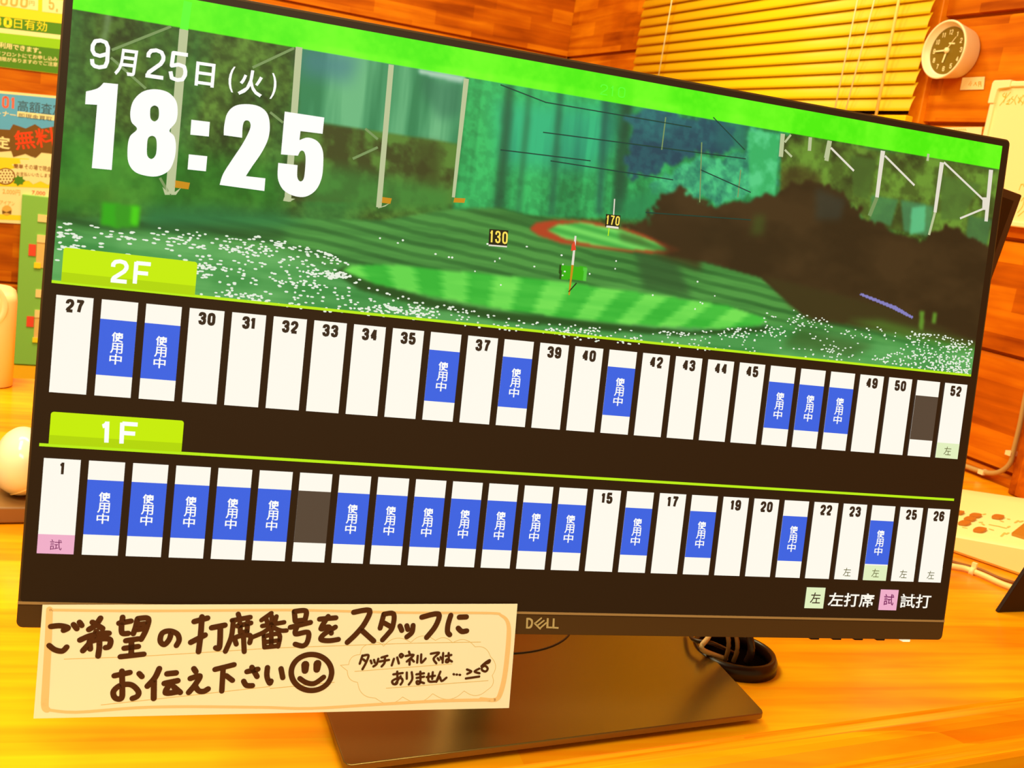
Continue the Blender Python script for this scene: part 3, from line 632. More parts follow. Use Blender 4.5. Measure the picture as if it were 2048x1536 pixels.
pm = bpy.data.materials.new('display_picture'); pm.use_nodes = True; nt = pm.node_tree; b = nt.nodes['Principled BSDF']
at = nt.nodes.new('ShaderNodeAttribute'); at.attribute_name = 'picture'; nt.links.new(at.outputs['Color'], b.inputs['Emission Color']); b.inputs['Emission Strength'].default_value = 1.0
b.inputs['Base Color'].default_value = (0.004, 0.002, 0.001, 1); b.inputs['Roughness'].default_value = 0.5; b.inputs['Specular IOR Level'].default_value = 0.35
scr = D.build('screen', SM + [pm, screen_mat('netline', (14, 62, 50))], mon, weld=False)
ca = scr.data.color_attributes.new('picture', 'FLOAT_COLOR', 'POINT'); colr = np.zeros((len(scr.data.vertices), 4), np.float32); colr[:, 3] = 1
colr[pv:pv + NX * NY, :3] = pcol; ca.data.foreach_set('color', colr.ravel())
props(scr, 'lit display with clock, range picture and bay rows')

# ------------------------------------------------------------------ handwritten sign taped over the chin
SL = 0.0035
sgn = Flat(lambda a, b, l=0.0: S(a, b, SL + l), lambda x, y: ui(x, y, SL), 4e-5)
cs = [sgn.pix(*p) for p in ((85, 1210), (1035, 1208), (1018, 1416), (67, 1437))]
sgn.prism([S(*q, SL - 0.0004) for q in cs], NF * 0.0004, 0)
A_s = lambda x, y: (x / 3.657, 1150 + y / 3.657)
B_s = lambda x, y: (540 + x / 3.657, 1150 + y / 3.657)
pxw = 1 / 3.657 * 0.96        # crop pixel -> ui units
def ink(cv, strokes, wd, mi=1, layer=4, k=4):
    for st in strokes: sgn.stroke([cv(*p) for p in st], (np.array(wd) if hasattr(wd, '__len__') else wd) * pxw, mi, layer, px=True, k=k)
ink(A_s, [[(362, 252), (352, 500), (335, 800), (328, 955), (345, 985)]], (42, 46, 50, 42), 2, 2)
ink(A_s, [[(370, 255), (1000, 262), (1975, 256)]], 18, 2, 2); ink(B_s, [[(0, 256), (300, 258), (1000, 275), (1600, 278), (1690, 295), (1738, 345), (1746, 450), (1722, 700), (1690, 850), (1650, 912), (1540, 905)]], (18, 18, 20, 38, 40, 26), 2, 2)
ink(A_s, [[(345, 985), (560, 1003), (1000, 970), (1400, 962), (1975, 968)]], 20, 2, 2); ink(B_s, [[(0, 968), (300, 975), (800, 945), (1250, 920), (1640, 912)]], (20, 22, 26), 2, 2)
ink(A_s, [[(470, 615), (1100, 590), (1975, 535)], [(740, 950), (1300, 890), (1975, 815)]], 5, 3, 1); ink(B_s, [[(0, 535), (1000, 500), (1540, 490)], [(0, 830), (470, 785)], [(620, 705), (1330, 650)], [(850, 828), (1595, 772)]], 5, 3, 1)
cl = [(660, 582), (735, 505), (830, 520), (1030, 492), (1210, 478), (1335, 495), (1500, 525), (1612, 595), (1625, 735), (1590, 840), (1420, 848), (1190, 868), (970, 892), (770, 900), (640, 785), (565, 700), (515, 660), (575, 655)]
for i in range(len(cl)):
    p, q = np.array(cl[i], float), np.array(cl[(i + 1) % len(cl)], float); t = q - p; nn = np.array([t[1], -t[0]]) * 0.22
    if i in (15, 16): nn *= 0
    ink(B_s, [[tuple(p), tuple(p + t * 0.25 + nn * 0.75), tuple(p + t * 0.5 + nn), tuple(p + t * 0.75 + nn * 0.75), tuple(q)]], 4, 3, 1)
W1 = 43
ink(A_s, [[(372, 376), (440, 370), (498, 385), (465, 404)], [(360, 515), (400, 545), (455, 556), (488, 526)], [(538, 362), (562, 392)], [(582, 345), (598, 368)]], 38)
ink(A_s, [[(735, 315), (700, 365), (650, 398)], [(676, 345), (750, 390)], [(585, 475), (660, 443), (740, 427), (797, 425)], [(705, 412), (660, 490), (606, 553)], [(655, 485), (660, 540)], [(660, 485), (745, 465), (806, 472), (800, 520), (772, 530)], [(724, 432), (727, 520), (718, 592)]], W1 - 4)
ink(A_s, [[(897, 308), (893, 345)], [(870, 352), (958, 336)], [(890, 352), (892, 422), (938, 426)], [(1005, 322), (992, 380), (975, 428)], [(1008, 318), (1085, 318), (1068, 400), (1032, 470)], [(1012, 362), (1058, 355)], [(1003, 398), (1048, 392)], [(920, 480), (1012, 466)], [(908, 535), (1012, 522)], [(962, 480), (960, 585)], [(880, 597), (1052, 578)]], W1 - 5)
ink(A_s, [[(1252, 420), (1238, 470), (1202, 508), (1172, 482), (1186, 425), (1240, 408), (1296, 430), (1310, 475), (1290, 515)]], 38)
ink(A_s, [[(1420, 340), (1518, 314)], [(1477, 305), (1468, 430), (1452, 560)], [(1395, 492), (1500, 438)], [(1548, 385), (1645, 366)], [(1612, 380), (1605, 525), (1578, 532)]], 40)
ink(A_s, [[(1742, 285), (1752, 318)], [(1698, 332), (1830, 308)], [(1706, 338), (1692, 450), (1648, 558)], [(1735, 372), (1835, 350)], [(1755, 350), (1758, 418)], [(1812, 340), (1806, 412)], [(1758, 420), (1806, 414)], [(1728, 505), (1724, 455), (1828, 440), (1826, 495)], [(1780, 430), (1786, 560)]], 36)
ink(A_s, [[(1912, 330), (1985, 278)], [(1948, 322), (1955, 348)], [(2022, 302), (2010, 342)], [(1918, 372), (2078, 345)], [(1988, 300), (1984, 430)], [(1978, 382), (1920, 422), (1850, 452)], [(1994, 382), (2052, 405), (2095, 405)], [(1930, 445), (1934, 528)], [(1930, 448), (2042, 432), (2034, 522)], [(1934, 490), (2036, 478)], [(1934, 528), (2034, 518)], [(1984, 440), (1984, 522)]], 33)
ink(B_s, [[(178, 268), (184, 335)], [(178, 266), (262, 262), (256, 328)], [(184, 336), (256, 328)], [(148, 382), (296, 346)], [(200, 370), (186, 430), (278, 418), (272, 490), (238, 518), (184, 505)]], 38)
ink(B_s, [[(362, 322), (482, 312)], [(425, 302), (372, 392), (430, 378), (448, 425)], [(478, 380), (395, 432), (372, 470), (430, 480), (500, 470)]], 38)
ink(B_s, [[(612, 272), (728, 258), (694, 350), (630, 430), (565, 492)], [(672, 405), (758, 482)]], 40)
ink(B_s, [[(832, 288), (805, 388)], [(832, 286), (904, 284), (896, 380), (862, 430), (822, 474)], [(835, 350), (885, 378)]], 38)
ink(B_s, [[(950, 372), (964, 405)], [(1000, 370), (1008, 398)], [(1046, 368), (1038, 418), (1000, 452)]], 39)
ink(B_s, [[(1110, 308), (1232, 284), (1212, 370), (1145, 456)], [(1322, 294), (1302, 360), (1298, 415), (1314, 436)], [(1384, 308), (1436, 306)], [(1376, 388), (1402, 412), (1438, 408)]], 41)
ink(A_s, [[(836, 736), (950, 712)], [(892, 702), (894, 800), (890, 898), (842, 898), (830, 850), (882, 806), (960, 802), (1012, 850), (1004, 886), (968, 902)], [(1018, 720), (1038, 742)]], 39)
ink(A_s, [[(1165, 684), (1132, 752), (1078, 812)], [(1126, 772), (1124, 902)], [(1222, 722), (1288, 715)], [(1202, 792), (1300, 772)], [(1254, 782), (1210, 860), (1305, 852)], [(1272, 818), (1318, 858)]], 41)
ink(A_s, [[(1418, 684), (1432, 705)], [(1392, 756), (1462, 738), (1428, 800), (1380, 858)], [(1424, 805), (1452, 845), (1490, 850), (1522, 832)]], 40)
ink(A_s, [[(1572, 690), (1712, 655)], [(1632, 682), (1622, 848)], [(1654, 735), (1700, 770)]], 38)
ink(A_s, [[(1806, 706), (1886, 688)], [(1842, 674), (1880, 742)], [(1782, 776), (1802, 806), (1846, 808)], [(1956, 676), (1952, 740), (1972, 790), (1982, 775)], [(2055, 684), (2068, 750)]], 39)
ink(B_s, [[(303 + 148 * math.cos(t), 712 + 132 * math.sin(t)) for t in np.linspace(0.3, 2 * math.pi + 0.35, 22)]], 40, k=2)
ink(B_s, [[(258, 655), (256, 698)], [(347, 648), (342, 690)]], (58, 50)); ink(B_s, [[(218, 756), (265, 786), (325, 792), (392, 746)]], 38)
sm_ = [[(676, 588), (656, 648)], [(678, 590), (720, 586), (702, 640), (676, 688)], [(682, 616), (704, 636)], [(736, 625), (743, 645)], [(760, 620), (766, 640)], [(792, 612), (780, 650), (756, 668)], [(815, 603), (858, 590)], [(802, 632), (870, 620)], [(840, 600), (838, 640), (816, 668)],
       [(906, 612), (890, 660)], [(930, 602), (942, 646)], [(974, 588), (960, 602), (948, 588), (960, 576), (974, 588)], [(1016, 560), (1022, 578)], [(992, 592), (1050, 584), (1000, 632)], [(1022, 612), (1020, 655)], [(1032, 612), (1052, 632)], [(1080, 590), (1076, 640)], [(1106, 580), (1106, 640), (1138, 610)],
       [(1176, 575), (1236, 568), (1196, 610), (1216, 645)], [(1226, 608), (1236, 622)], [(1246, 600), (1254, 614)], [(1266, 570), (1262, 640)], [(1284, 592), (1326, 584)], [(1306, 570), (1306, 630), (1286, 635), (1296, 615), (1330, 632)],
       [(902, 726), (970, 716)], [(930, 706), (930, 788), (902, 796), (896, 772), (950, 750), (970, 772), (955, 800)], [(955, 740), (920, 790)], [(1000, 712), (1000, 758)], [(1036, 710), (1040, 760), (1015, 800)], [(1070, 726), (1126, 718)], [(1072, 752), (1126, 743)], [(1099, 706), (1098, 785), (1076, 795), (1076, 775), (1126, 790)],
       [(1146, 746), (1206, 736)], [(1190, 710), (1186, 760)], [(1160, 720), (1160, 775), (1206, 778)], [(1246, 706), (1216, 780), (1240, 745), (1255, 775), (1290, 750)], [(1342, 724), (1346, 726)], [(1364, 727), (1368, 728)], [(1386, 729), (1390, 730)],
       [(1440, 690), (1472, 705), (1442, 722)], [(1530, 684), (1496, 705), (1532, 718)], [(1432, 756), (1530, 742)], [(1546, 666), (1575, 640), (1606, 622), (1600, 640), (1560, 655), (1548, 690), (1575, 705), (1592, 685), (1575, 664), (1552, 672)]]
ink(B_s, sm_, 18)
o = sgn.build('paper_sign', [mat('sign_paper', (0.98, 0.96, 0.86), 0.7, spec=0.2), mat('marker_ink', (0.085, 0.022, 0.003), 0.5, spec=0.3), mat('pale_marker', (0.95, 0.66, 0.36), 0.7, spec=0.2), mat('pencil', (0.80, 0.58, 0.25), 0.7, spec=0.2)], weld=False)
props(o, 'cream paper strip handwritten in brown marker with a smiley, taped below the screen', 'sign')

# ------------------------------------------------------------------ blind
LB = 0.030
bl_s0, bl_s1 = RW(1290, 0, LB)[0], RW(1869, 0, LB)[0]
g8 = [RW(x / 6.4 + 1080, y / 6.4, LB)[1] for x, y in ((1750, 100), (1725, 228), (1690, 355), (1670, 482), (1645, 607), (1628, 735), (1600, 858), (1580, 982))]
pit = (g8[0] - g8[-1]) / 7
zbot = RW(1800, 234, LB)[1]
blind = empty('venetian_blind', rpos((bl_s0 + bl_s1) / 2, zbot, LB)); props(blind, 'yellow slatted venetian blind hanging over the window beside the corner', 'blind')
m_slat = mat('slat_yellow', (0.99, 0.63, 0.006), 0.38, spec=0.25)
mb = MB(); zz = g8[0] + pit * round((zt - g8[0]) / pit) - 0.02
ww = pit * 1.15; tilt = math.radians(75)
k = 0
while zz > zbot + 0.004:
    wv = math.radians(random.uniform(-1.5, 1.5)); c_, s_ = math.cos(tilt + wv), math.sin(tilt + wv); Vt = []
    for s in (bl_s0, bl_s1):
        for q in np.linspace(-0.5, 0.5, 6):
            for th in (0.0, 0.0005):
                a = q * ww; h = 0.0014 * (1 - 4 * q * q) + th
                Vt.append(rpos(s, zz - a * s_ + h * c_, LB + a * c_ + h * s_ ))
    n = 12; Fc = []
    for i in range(5):
        Fc += [(2 * i, 2 * i + 2, n + 2 * i + 2, n + 2 * i), (2 * i + 1, n + 2 * i + 1, n + 2 * i + 3, 2 * i + 3)]
    Fc += [(0, n, n + 1, 1), (10, 11, n + 11, n + 10), (0, 1, 3, 2), (2, 3, 5, 4), (4, 5, 7, 6), (6, 7, 9, 8), (8, 9, 11, 10)] + [(n, n + 2, n + 3, n + 1), (n + 2, n + 4, n + 5, n + 3), (n + 4, n + 6, n + 7, n + 5), (n + 6, n + 8, n + 9, n + 7), (n + 8, n + 10, n + 11, n + 9)]
    mb.add(Vt, Fc, 0, smooth=True); zz -= pit; k += 1
mb.build('slats', m_slat, blind, weld=False)
mb = MB(); mb.box(rpos(bl_s0, zbot - 0.008, LB - 0.008), DR * (bl_s1 - bl_s0), UP * 0.010, NR * 0.016); mb.build('bottom_rail', m_slat, blind, bevel=0.002)
m_cord = mat('blind_cord', (1.0, 0.95, 0.60), 0.6)
def wall_line(mb, p, q, r, lift, n=8):
    a = RW(*p, lift); b = RW(*q, lift); d = (a[0] - b[0]) / (a[1] - b[1]); top = (a[0] + d * (zt - 0.05 - a[1]), zt - 0.05)
    mb.tube([rpos(*b, lift), rpos(*a, lift), rpos(*top, lift)], r, n)
for nm, p, q, r in (('ladder_cord', (1344, 0), (1316, 158), 0.0012), ('ladder_cord', (1715, 0), (1669, 222), 0.0012), ('pull_cord', (1749, 0), (1690, 226), 0.0012)):
    mb = MB(); wall_line(mb, p, q, r, LB + 0.014); mb.build(nm, m_cord, blind)
mb = MB(); wall_line(mb, (1798, 0), (1750, 240), 0.0024, LB + 0.018); mb.build('tilt_wand', mat('wand_plastic', (1.0, 0.80, 0.25), 0.25), blind)

# ------------------------------------------------------------------ wall clock
sb, zb2 = RW(1924, 108)
best = None
for dep in np.linspace(0.02, 0.09, 71):
    p = rpos(sb, zb2, dep); c = M.T @ (p - CAM); xx = 1024 + F * c[0] / c[2]
    if best is None or abs(xx - 1886.5) < best[0]: best = (abs(xx - 1886.5), dep, c[2])
dep = best[1]; rf = 57.5 * best[2] / F
print('clock', dep, rf)
clk = empty('wall_clock', rpos(sb, zb2 - rf, 0.0)); props(clk, 'small round white wall clock with a dark olive dial right of the blind', 'clock')
m_white = mat('clock_white', (0.96, 0.80, 0.50), 0.4)
mb = MB(); mb.lathe(rpos(sb, zb2, 0.001), NR, [(0, 0), (rf * 0.80, 0), (rf * 0.84, 0.002), (rf * 0.97, dep * 0.85), (rf, dep * 0.97), (rf * 0.985, dep), (rf * 0.935, dep), (rf * 0.92, dep - 0.001), (rf * 0.80, dep * 0.72), (rf * 0.78, dep * 0.72), (0.0, dep * 0.70)], 56)
mb.build('case', m_white, clk)
CF = Flat(lambda a, b, l=0: rpos(sb + a, zb2 + b, dep * 0.72 + 0.0022 + l), None, 3e-4)
CF.poly([(rf * 0.80 * math.cos(t), rf * 0.80 * math.sin(t)) for t in np.linspace(0, 2 * math.pi, 48, endpoint=False)], 0, 0)
for h in range(1, 13):
    a = math.radians(90 - 30 * h); cx, cy = rf * 0.62 * math.cos(a), rf * 0.62 * math.sin(a); wd = rf * (0.10 if h < 10 else 0.16)
    CF.digits(str(h), (cx - wd / 2, cy + rf * 0.085, cx + wd / 2, cy - rf * 0.085), 1, 1, 0.25)
CF.stroke([(-rf * 0.30, rf * 0.40), (rf * 0.05, rf * 0.26)][::-1] if False else [(rf * 0.02, rf * 0.24), (rf * 0.26, rf * 0.22)], rf * 0.05, 1, 1)
CF.build('dial', [mat('dial_olive', (0.20, 0.125, 0.006), 0.4), mat('dial_marks', (1.0, 0.86, 0.48), 0.5)], clk, weld=False)
def hand(nm, ang, L, wd, lift):
    a = math.radians(90 - ang); h_ = Flat(lambda x, y, l=0: rpos(sb + x, zb2 + y, dep * 0.72 + lift + l), None)
    d = np.array([math.cos(a), math.sin(a)]); n_ = np.array([-d[1], d[0]])
    lp = [-d * L * 0.12 - n_ * wd / 2, d * L - n_ * wd * 0.35, d * L + n_ * wd * 0.35, -d * L * 0.12 + n_ * wd / 2]
    h_.prism([h_.pos(*q) for q in lp], NR * 0.0006); h_.build(nm, MATS['dial_marks'], clk)
hand('hour_hand', 193, rf * 0.42, rf * 0.075, 0.0032); hand('minute_hand', 268, rf * 0.50, rf * 0.06, 0.0040); hand('second_hand', 38, rf * 0.55, rf * 0.022, 0.0048)
mb = MB(); mb.lathe(rpos(sb, zb2, dep * 0.72 + 0.0024), NR, [(rf * 0.09, 0), (rf * 0.09, 0.0034), (0, 0.0038)], 20); mb.build('hub', MATS['dial_marks'], clk)

# ------------------------------------------------------------------ notes and whiteboard on the right wall
def rflat(px_pts, mats, name, label, cat, deco, thick=0.0006, lift=0.001):
    f = Flat(lambda a, b, l=0.0: rpos(a, b, lift + thick + l), lambda x, y: RW(x, y, lift), 2e-4)
    f.prism([rpos(*f.pix(*p), lift) for p in px_pts], NR * thick, 0); deco(f)
    o = f.build(name, mats, weld=False); props(o, label, cat); return o
m_paper = mat('note_paper', (0.95, 0.80, 0.42), 0.7, spec=0.2); m_scr = mat('faded_ink', (0.85, 0.42, 0.05), 0.7, spec=0.2)
def deco(f):
    for p in ([(1938, 170), (1943, 163)], [(1941, 172), (1944, 166)], [(1948, 171), (1953, 165)], [(1951, 165), (1954, 171)], [(1958, 164), (1958, 173)], [(1962, 164), (1963, 173)], [(1958, 164), (1963, 164)], [(1958, 168), (1963, 168)]): f.stroke(p, 0.0012, 1, 1, px=True)
rflat([(1925.5, 155.5), (1970, 153.5), (1967.5, 179), (1920.5, 180)], [m_paper, m_scr], 'note_card', 'small cream note card stuck on the wall just below the round clock', 'note', deco)
def deco(f):
    for k in range(7): f.stroke([(1909 + 3.6 * k, 257.6), (1911.4 + 3.6 * k, 261.4)], 0.0012, 1, 1, px=True, caps=False)
rflat([(1876, 255), (1965, 254), (1962, 278), (1874, 280)], [m_paper, m_scr], 'label_strip', 'long cream label strip on the wall between the monitor top and the whiteboard', 'label', deco)

wb0 = RW(1991, 163, 0.012); wbl = RW(1979, 215, 0.012); wbb = RW(2040, 455, 0.012)
s0 = 0.5 * (wb0[0] + wbl[0]) - 0.002; z1 = wb0[1]; z0 = wbb[1]; s1 = s0 + 0.26
wbd = empty('whiteboard', rpos((s0 + s1) / 2, z0, 0.001)); props(wbd, 'small cream whiteboard with faint handwriting hung on the timber wall at right', 'whiteboard')
m_wbf = mat('board_frame', (0.97, 0.84, 0.46), 0.45); m_wbs = mat('board_surface', (0.95, 0.82, 0.42), 0.25)
WB = Flat(lambda a, b, l=0.0: rpos(a, b, 0.0085 + l), lambda x, y: RW(x, y, 0.009), 2e-4)
WB.box(rpos(s0 + 0.006, z0 + 0.006, 0.001), DR * (s1 - s0 - 0.012), UP * (z1 - z0 - 0.012), NR * 0.0075, 0)
for p in ([(2009, 186), (2005, 190), (2009, 194), (2013, 186), (2007, 205)], [(2021, 184), (1999, 211)], [(2014, 203), (2020, 198), (2016, 206), (2012, 208), (2019, 208)], [(2026, 193), (2022, 197), (2027, 200), (2021, 207)], [(2034, 190), (2029, 199), (2031, 209)], [(2036, 194), (2038, 198)], [(2045, 192), (2037, 206)], [(2041, 194), (2036, 205)], [(2040, 200), (2046, 207)], [(2046, 190), (2049, 198), (2043, 210)],
          [(2042, 368), (2038, 380)], [(2042, 370), (2046, 368), (2047, 373)], [(2050, 366), (2056, 376)], [(2035, 425), (2045, 412), (2048, 395), (2042, 402)], [(2036, 432), (2050, 420)]): WB.stroke(p, 0.0011, 1, 1, px=True)
WB.build('writing_panel', [m_wbs, mat('board_ink', (0.85, 0.45, 0.03), 0.6, spec=0.2)], wbd, weld=False)
for nm, a0, b0, a1, b1 in (('frame_side', s0, z0, s0 + 0.008, z1), ('frame_side', s1 - 0.008, z0, s1, z1), ('frame_top', s0 + 0.008, z1 - 0.008, s1 - 0.008, z1), ('frame_bottom', s0 + 0.008, z0, s1 - 0.008, z0 + 0.008)):
    mb = MB(); mb.box(rpos(a0, b0, 0.001), DR * (a1 - a0), UP * (b1 - b0), NR * 0.011); mb.build(nm, m_wbf, wbd, bevel=0.002)
for a0, b0, sx, sz in ((s0, z1, 1, -1), (s1, z1, -1, -1), (s0, z0, 1, 1), (s1, z0, -1, 1)):
    mb = MB(); a0 -= sx * 0.0015; b0 -= sz * 0.0015
    lp = [(0, 0.004), (0.0012, 0.0012), (0.004, 0), (0.032, 0), (0.032, 0.010), (0.014, 0.0115), (0.0115, 0.014), (0.010, 0.032), (0, 0.032)]
    mb.prism([rpos(a0 + sx * x, b0 + sz * y, 0.0006) for x, y in lp], NR * 0.0135); mb.build('corner_cap', m_wbf, wbd, bevel=0.001)

# conduit running down beside the post and along the wall foot
lift = 0.008
pts = [RW(x, y, lift) for x, y in ((2075, 690), (2052, 790), (2040, 850), (2027, 903), (2021, 925), (2008, 939), (1990, 946), (1966, 944), (1930, 932), (1880, 915), (1800, 890))]
mb = MB(); mb.tube([rpos(*p, lift) for p in smooth_line(pts, 5)] if False else [rpos(float(q[0]), float(q[1]), lift) for q in smooth_line([np.array(p) for p in pts], 5)], 0.0035, 12)
cdt = mb.build('cable_conduit', mat('conduit_beige', (0.50, 0.30, 0.09), 0.5)); props(cdt, 'grey beige cable conduit bending along the foot of the timber wall behind the telephone', 'conduit')
for x, y in ((2022, 906), (1967, 944)):
    s, z = RW(x, y, lift); mb = MB(); mb.box(rpos(s - 0.005, z - 0.0035, 0.0), DR * 0.009, UP * 0.006, NR * 0.0135)
    q = mb.build('saddle_clip', mat('clip_cream', (0.98, 0.72, 0.38), 0.5), None); 
    q.parent = cdt; q.matrix_parent_inverse = Matrix.Translation(-Vector(cdt.location))

# ------------------------------------------------------------------ left wall: posters and the notice board
def lflat(px_pts, mats, name, label, cat, deco, thick=0.001, lift=0.001, build=True):
    f = Flat(lambda a, b, l=0.0: lpos(a, b, lift + thick + l), lambda x, y: LW(x, y, lift), 3e-4)
    f.prism([lpos(*f.pix(*p), lift) for p in px_pts], NL * thick, 0); deco(f)
    o = f.build(name, mats, weld=False); props(o, label, cat); return o
pc = lambda n, c: mat('print_' + n, tuple(np.array(c, float)), 0.55, spec=0.25)
c2 = lambda x, y: (x / 3.2, y / 3.2)
P_YEL, P_CREAM, P_DG, P_LG, P_TAN, P_YT = pc('yellow', (0.98, 0.74, 0.02)), pc('cream', (0.98, 0.85, 0.42)), pc('darkgreen', (0.09, 0.26, 0.012)), pc('lime', (0.30, 0.64, 0.008)), pc('tan', (0.80, 0.48, 0.10)), pc('yellowtext', (1.0, 0.85, 0.02))
def deco(f):
    f.poly([c2(*p) for p in ((-400, -60), (245, -10), (243, 68), (-400, -20))], 1, 1, px=True); f.poly([c2(*p) for p in ((272, -10), (480, 10), (480, 100), (270, 75))], 1, 1, px=True)
    f.digits('5000', (c2(-60, -40), c2(182, -12), c2(-66, 25)), 4, 2, 0.28, px=True); f.text('円', (c2(186, 4), c2(222, 8), c2(185, 34)), 4, 2, 0.01, px=True); f.digits('5,', (c2(312, -18), c2(375, -8), c2(310, 60)), 4, 2, 0.28, px=True)
    f.poly([c2(*p) for p in ((-400, 60), (480, 160), (478, 235), (-400, 132))], 2, 1, px=True); f.digits('30', (c2(-45, 100), c2(78, 116), c2(-47, 165)), 5, 2, 0.34, px=True); f.text('日有効', (c2(92, 116), c2(302, 140), c2(90, 180)), 5, 2, 0.0, px=True)
    f.poly([c2(*p) for p in ((-400, 132), (478, 235), (476, 262), (-400, 165))], 1, 1, px=True)
    f.poly([c2(*p) for p in ((-400, 165), (476, 262), (474, 325), (-400, 225))], 3, 1, px=True)
    f.poly([c2(*p) for p in ((-400, 225), (474, 325), (470, 484), (-400, 378))], 2, 1, px=True)
    f.text('ご利用できます。', (c2(-40, 262), c2(265, 308), c2(-42, 300)), 1, 2, 0.02, px=True)
    f.text('カードフロントにてお申し込み', (c2(-90, 318), c2(370, 366), c2(-92, 346)), 1, 2, 0.01, px=True); f.text('有効期限がありますのでご注意', (c2(-90, 352), c2(370, 400), c2(-92, 380)), 1, 2, 0.01, px=True)
lflat([c2(-400, -420), c2(490, -340), c2(470, 486), c2(-400, 380)], [P_YEL, P_CREAM, P_DG, P_LG, P_TAN, P_YT], 'price_poster', 'yellow and green price poster with yellow lettering, uppermost on the left wall', 'poster', deco)
F_BLUE, F_RED, F_NAVY, F_ORG, F_BRN = pc('skyblue', (0.12, 0.44, 0.80)), pc('red', (0.95, 0.06, 0.008)), pc('navy', (0.055, 0.09, 0.12)), pc('coral', (0.95, 0.16, 0.08)), pc('brown', (0.28, 0.10, 0.010))
def burst(cx, cy, rx, ry, n, seed, depth=0.75):
    r = random.Random(seed); out = []
    for k in range(2 * n):
        a = math.pi * k / n; q = (1.0 if k % 2 == 0 else depth) * r.uniform(0.93, 1.05); out.append((cx + rx * q * math.cos(a), cy + ry * q * math.sin(a)))
    return out
def deco(f):
    f.poly([c2(*p) for p in ((-300, 570), (480, 640), (470, 850), (-300, 830))], 1, 1, px=True)
    f.digits('01', (c2(15, 612), c2(100, 622), c2(12, 690)), 4, 2, 0.32, px=True); f.text('高額査定', (c2(115, 640), c2(408, 672), c2(112, 712)), 3, 2, 0.0, px=True)
    f.text('トナー', (c2(-20, 704), c2(104, 722), c2(-22, 738)), 0, 2, 0.015, px=True); f.poly([c2(*p) for p in ((112, 712), (470, 752), (468, 785), (110, 745))], 0, 2, px=True); f.text('即現金買取', (c2(120, 722), c2(335, 746), c2(118, 752)), 3, 3, 0.0, px=True)
    f.poly([c2(*p) for p in burst(190, 900, 290, 110, 13, 4)], 6, 2, px=True)
    f.text('定', (c2(-30, 868), c2(68, 878), c2(-34, 948)), 0, 3, 0.03, px=True); f.text('無料', (c2(82, 838), c2(348, 812), c2(102, 962)), 2, 3, 0.012, px=True)
    f.poly([c2(*p) for p in ((-300, 990), (470, 1030), (465, 1210), (-300, 1180))], 5, 1, px=True)
    f.poly([c2(*p) for p in burst(260, 1090, 215, 92, 14, 9, 0.8)], 0, 2, px=True)
    f.text('簡単', (c2(88, 1046), c2(150, 1052), c2(86, 1076)), 7, 3, 0.02, px=True); f.text('その場で現金', (c2(158, 1048), c2(330, 1066), c2(156, 1082)), 7, 3, 0.01, px=True); f.text('お支払いいたします', (c2(105, 1098), c2(330, 1112), c2(103, 1124)), 7, 3, 0.01, px=True)
    f.poly([c2(36 + 62 * math.cos(t), 1128 + 54 * math.sin(t)) for t in np.linspace(0, 6.283, 24, endpoint=False)], 7, 3, px=True); f.poly([c2(36 + 54 * math.cos(t), 1128 + 47 * math.sin(t)) for t in np.linspace(0, 6.283, 24, endpoint=False)], 0, 4, px=True)
    for i in range(-2, 3):
        for j in range(-2, 3):
            if i * i + j * j < 6: f.poly([c2(36 + 20 * i + 8 * (j % 2) + 6 * math.cos(t), 1128 + 18 * j + 6 * math.sin(t)) for t in np.linspace(0, 6.283, 8, endpoint=False)], 7, 5, px=True)
    f.poly([c2(*p) for p in burst(122, 1155, 40, 36, 7, 2, 0.7)], 8, 3, px=True)
    f.text('2,000円', (c2(18, 1206), c2(130, 1216), c2(16, 1240)), 9, 3, 0.0, px=True); f.text('7,000', (c2(205, 1218), c2(290, 1226), c2(204, 1246)), 4, 3, 0.01, px=True)
    f.text('アイアン', (c2(0, 1280), c2(95, 1290), c2(-2, 1306)), 9, 3, 0.0, px=True)
    f.poly([c2(44 + 32 * math.cos(t), 1345 + 32 * math.sin(t)) for t in np.linspace(0, 6.283, 18, endpoint=False)], 9, 3, px=True)
    f.poly([c2(*p) for p in ((15, 1345), (42, 1358), (72, 1345), (72, 1370), (42, 1360), (15, 1368))], 6, 4, px=True)
    f.poly([c2(*p) for p in ((-300, 1355), (470, 1395), (470, 1425), (-300, 1392))], 5, 1, px=True)
lflat([c2(-320, 552), c2(480, 625), c2(465, 1452), c2(-320, 1405)], [P_CREAM, F_BLUE, F_RED, F_NAVY, F_ORG, P_YEL, pc('umber', (0.20, 0.09, 0.012)), F_BRN, P_DG, P_TAN], 'club_flyer', 'blue and cream flyer with big red characters, below the price poster', 'poster', deco)
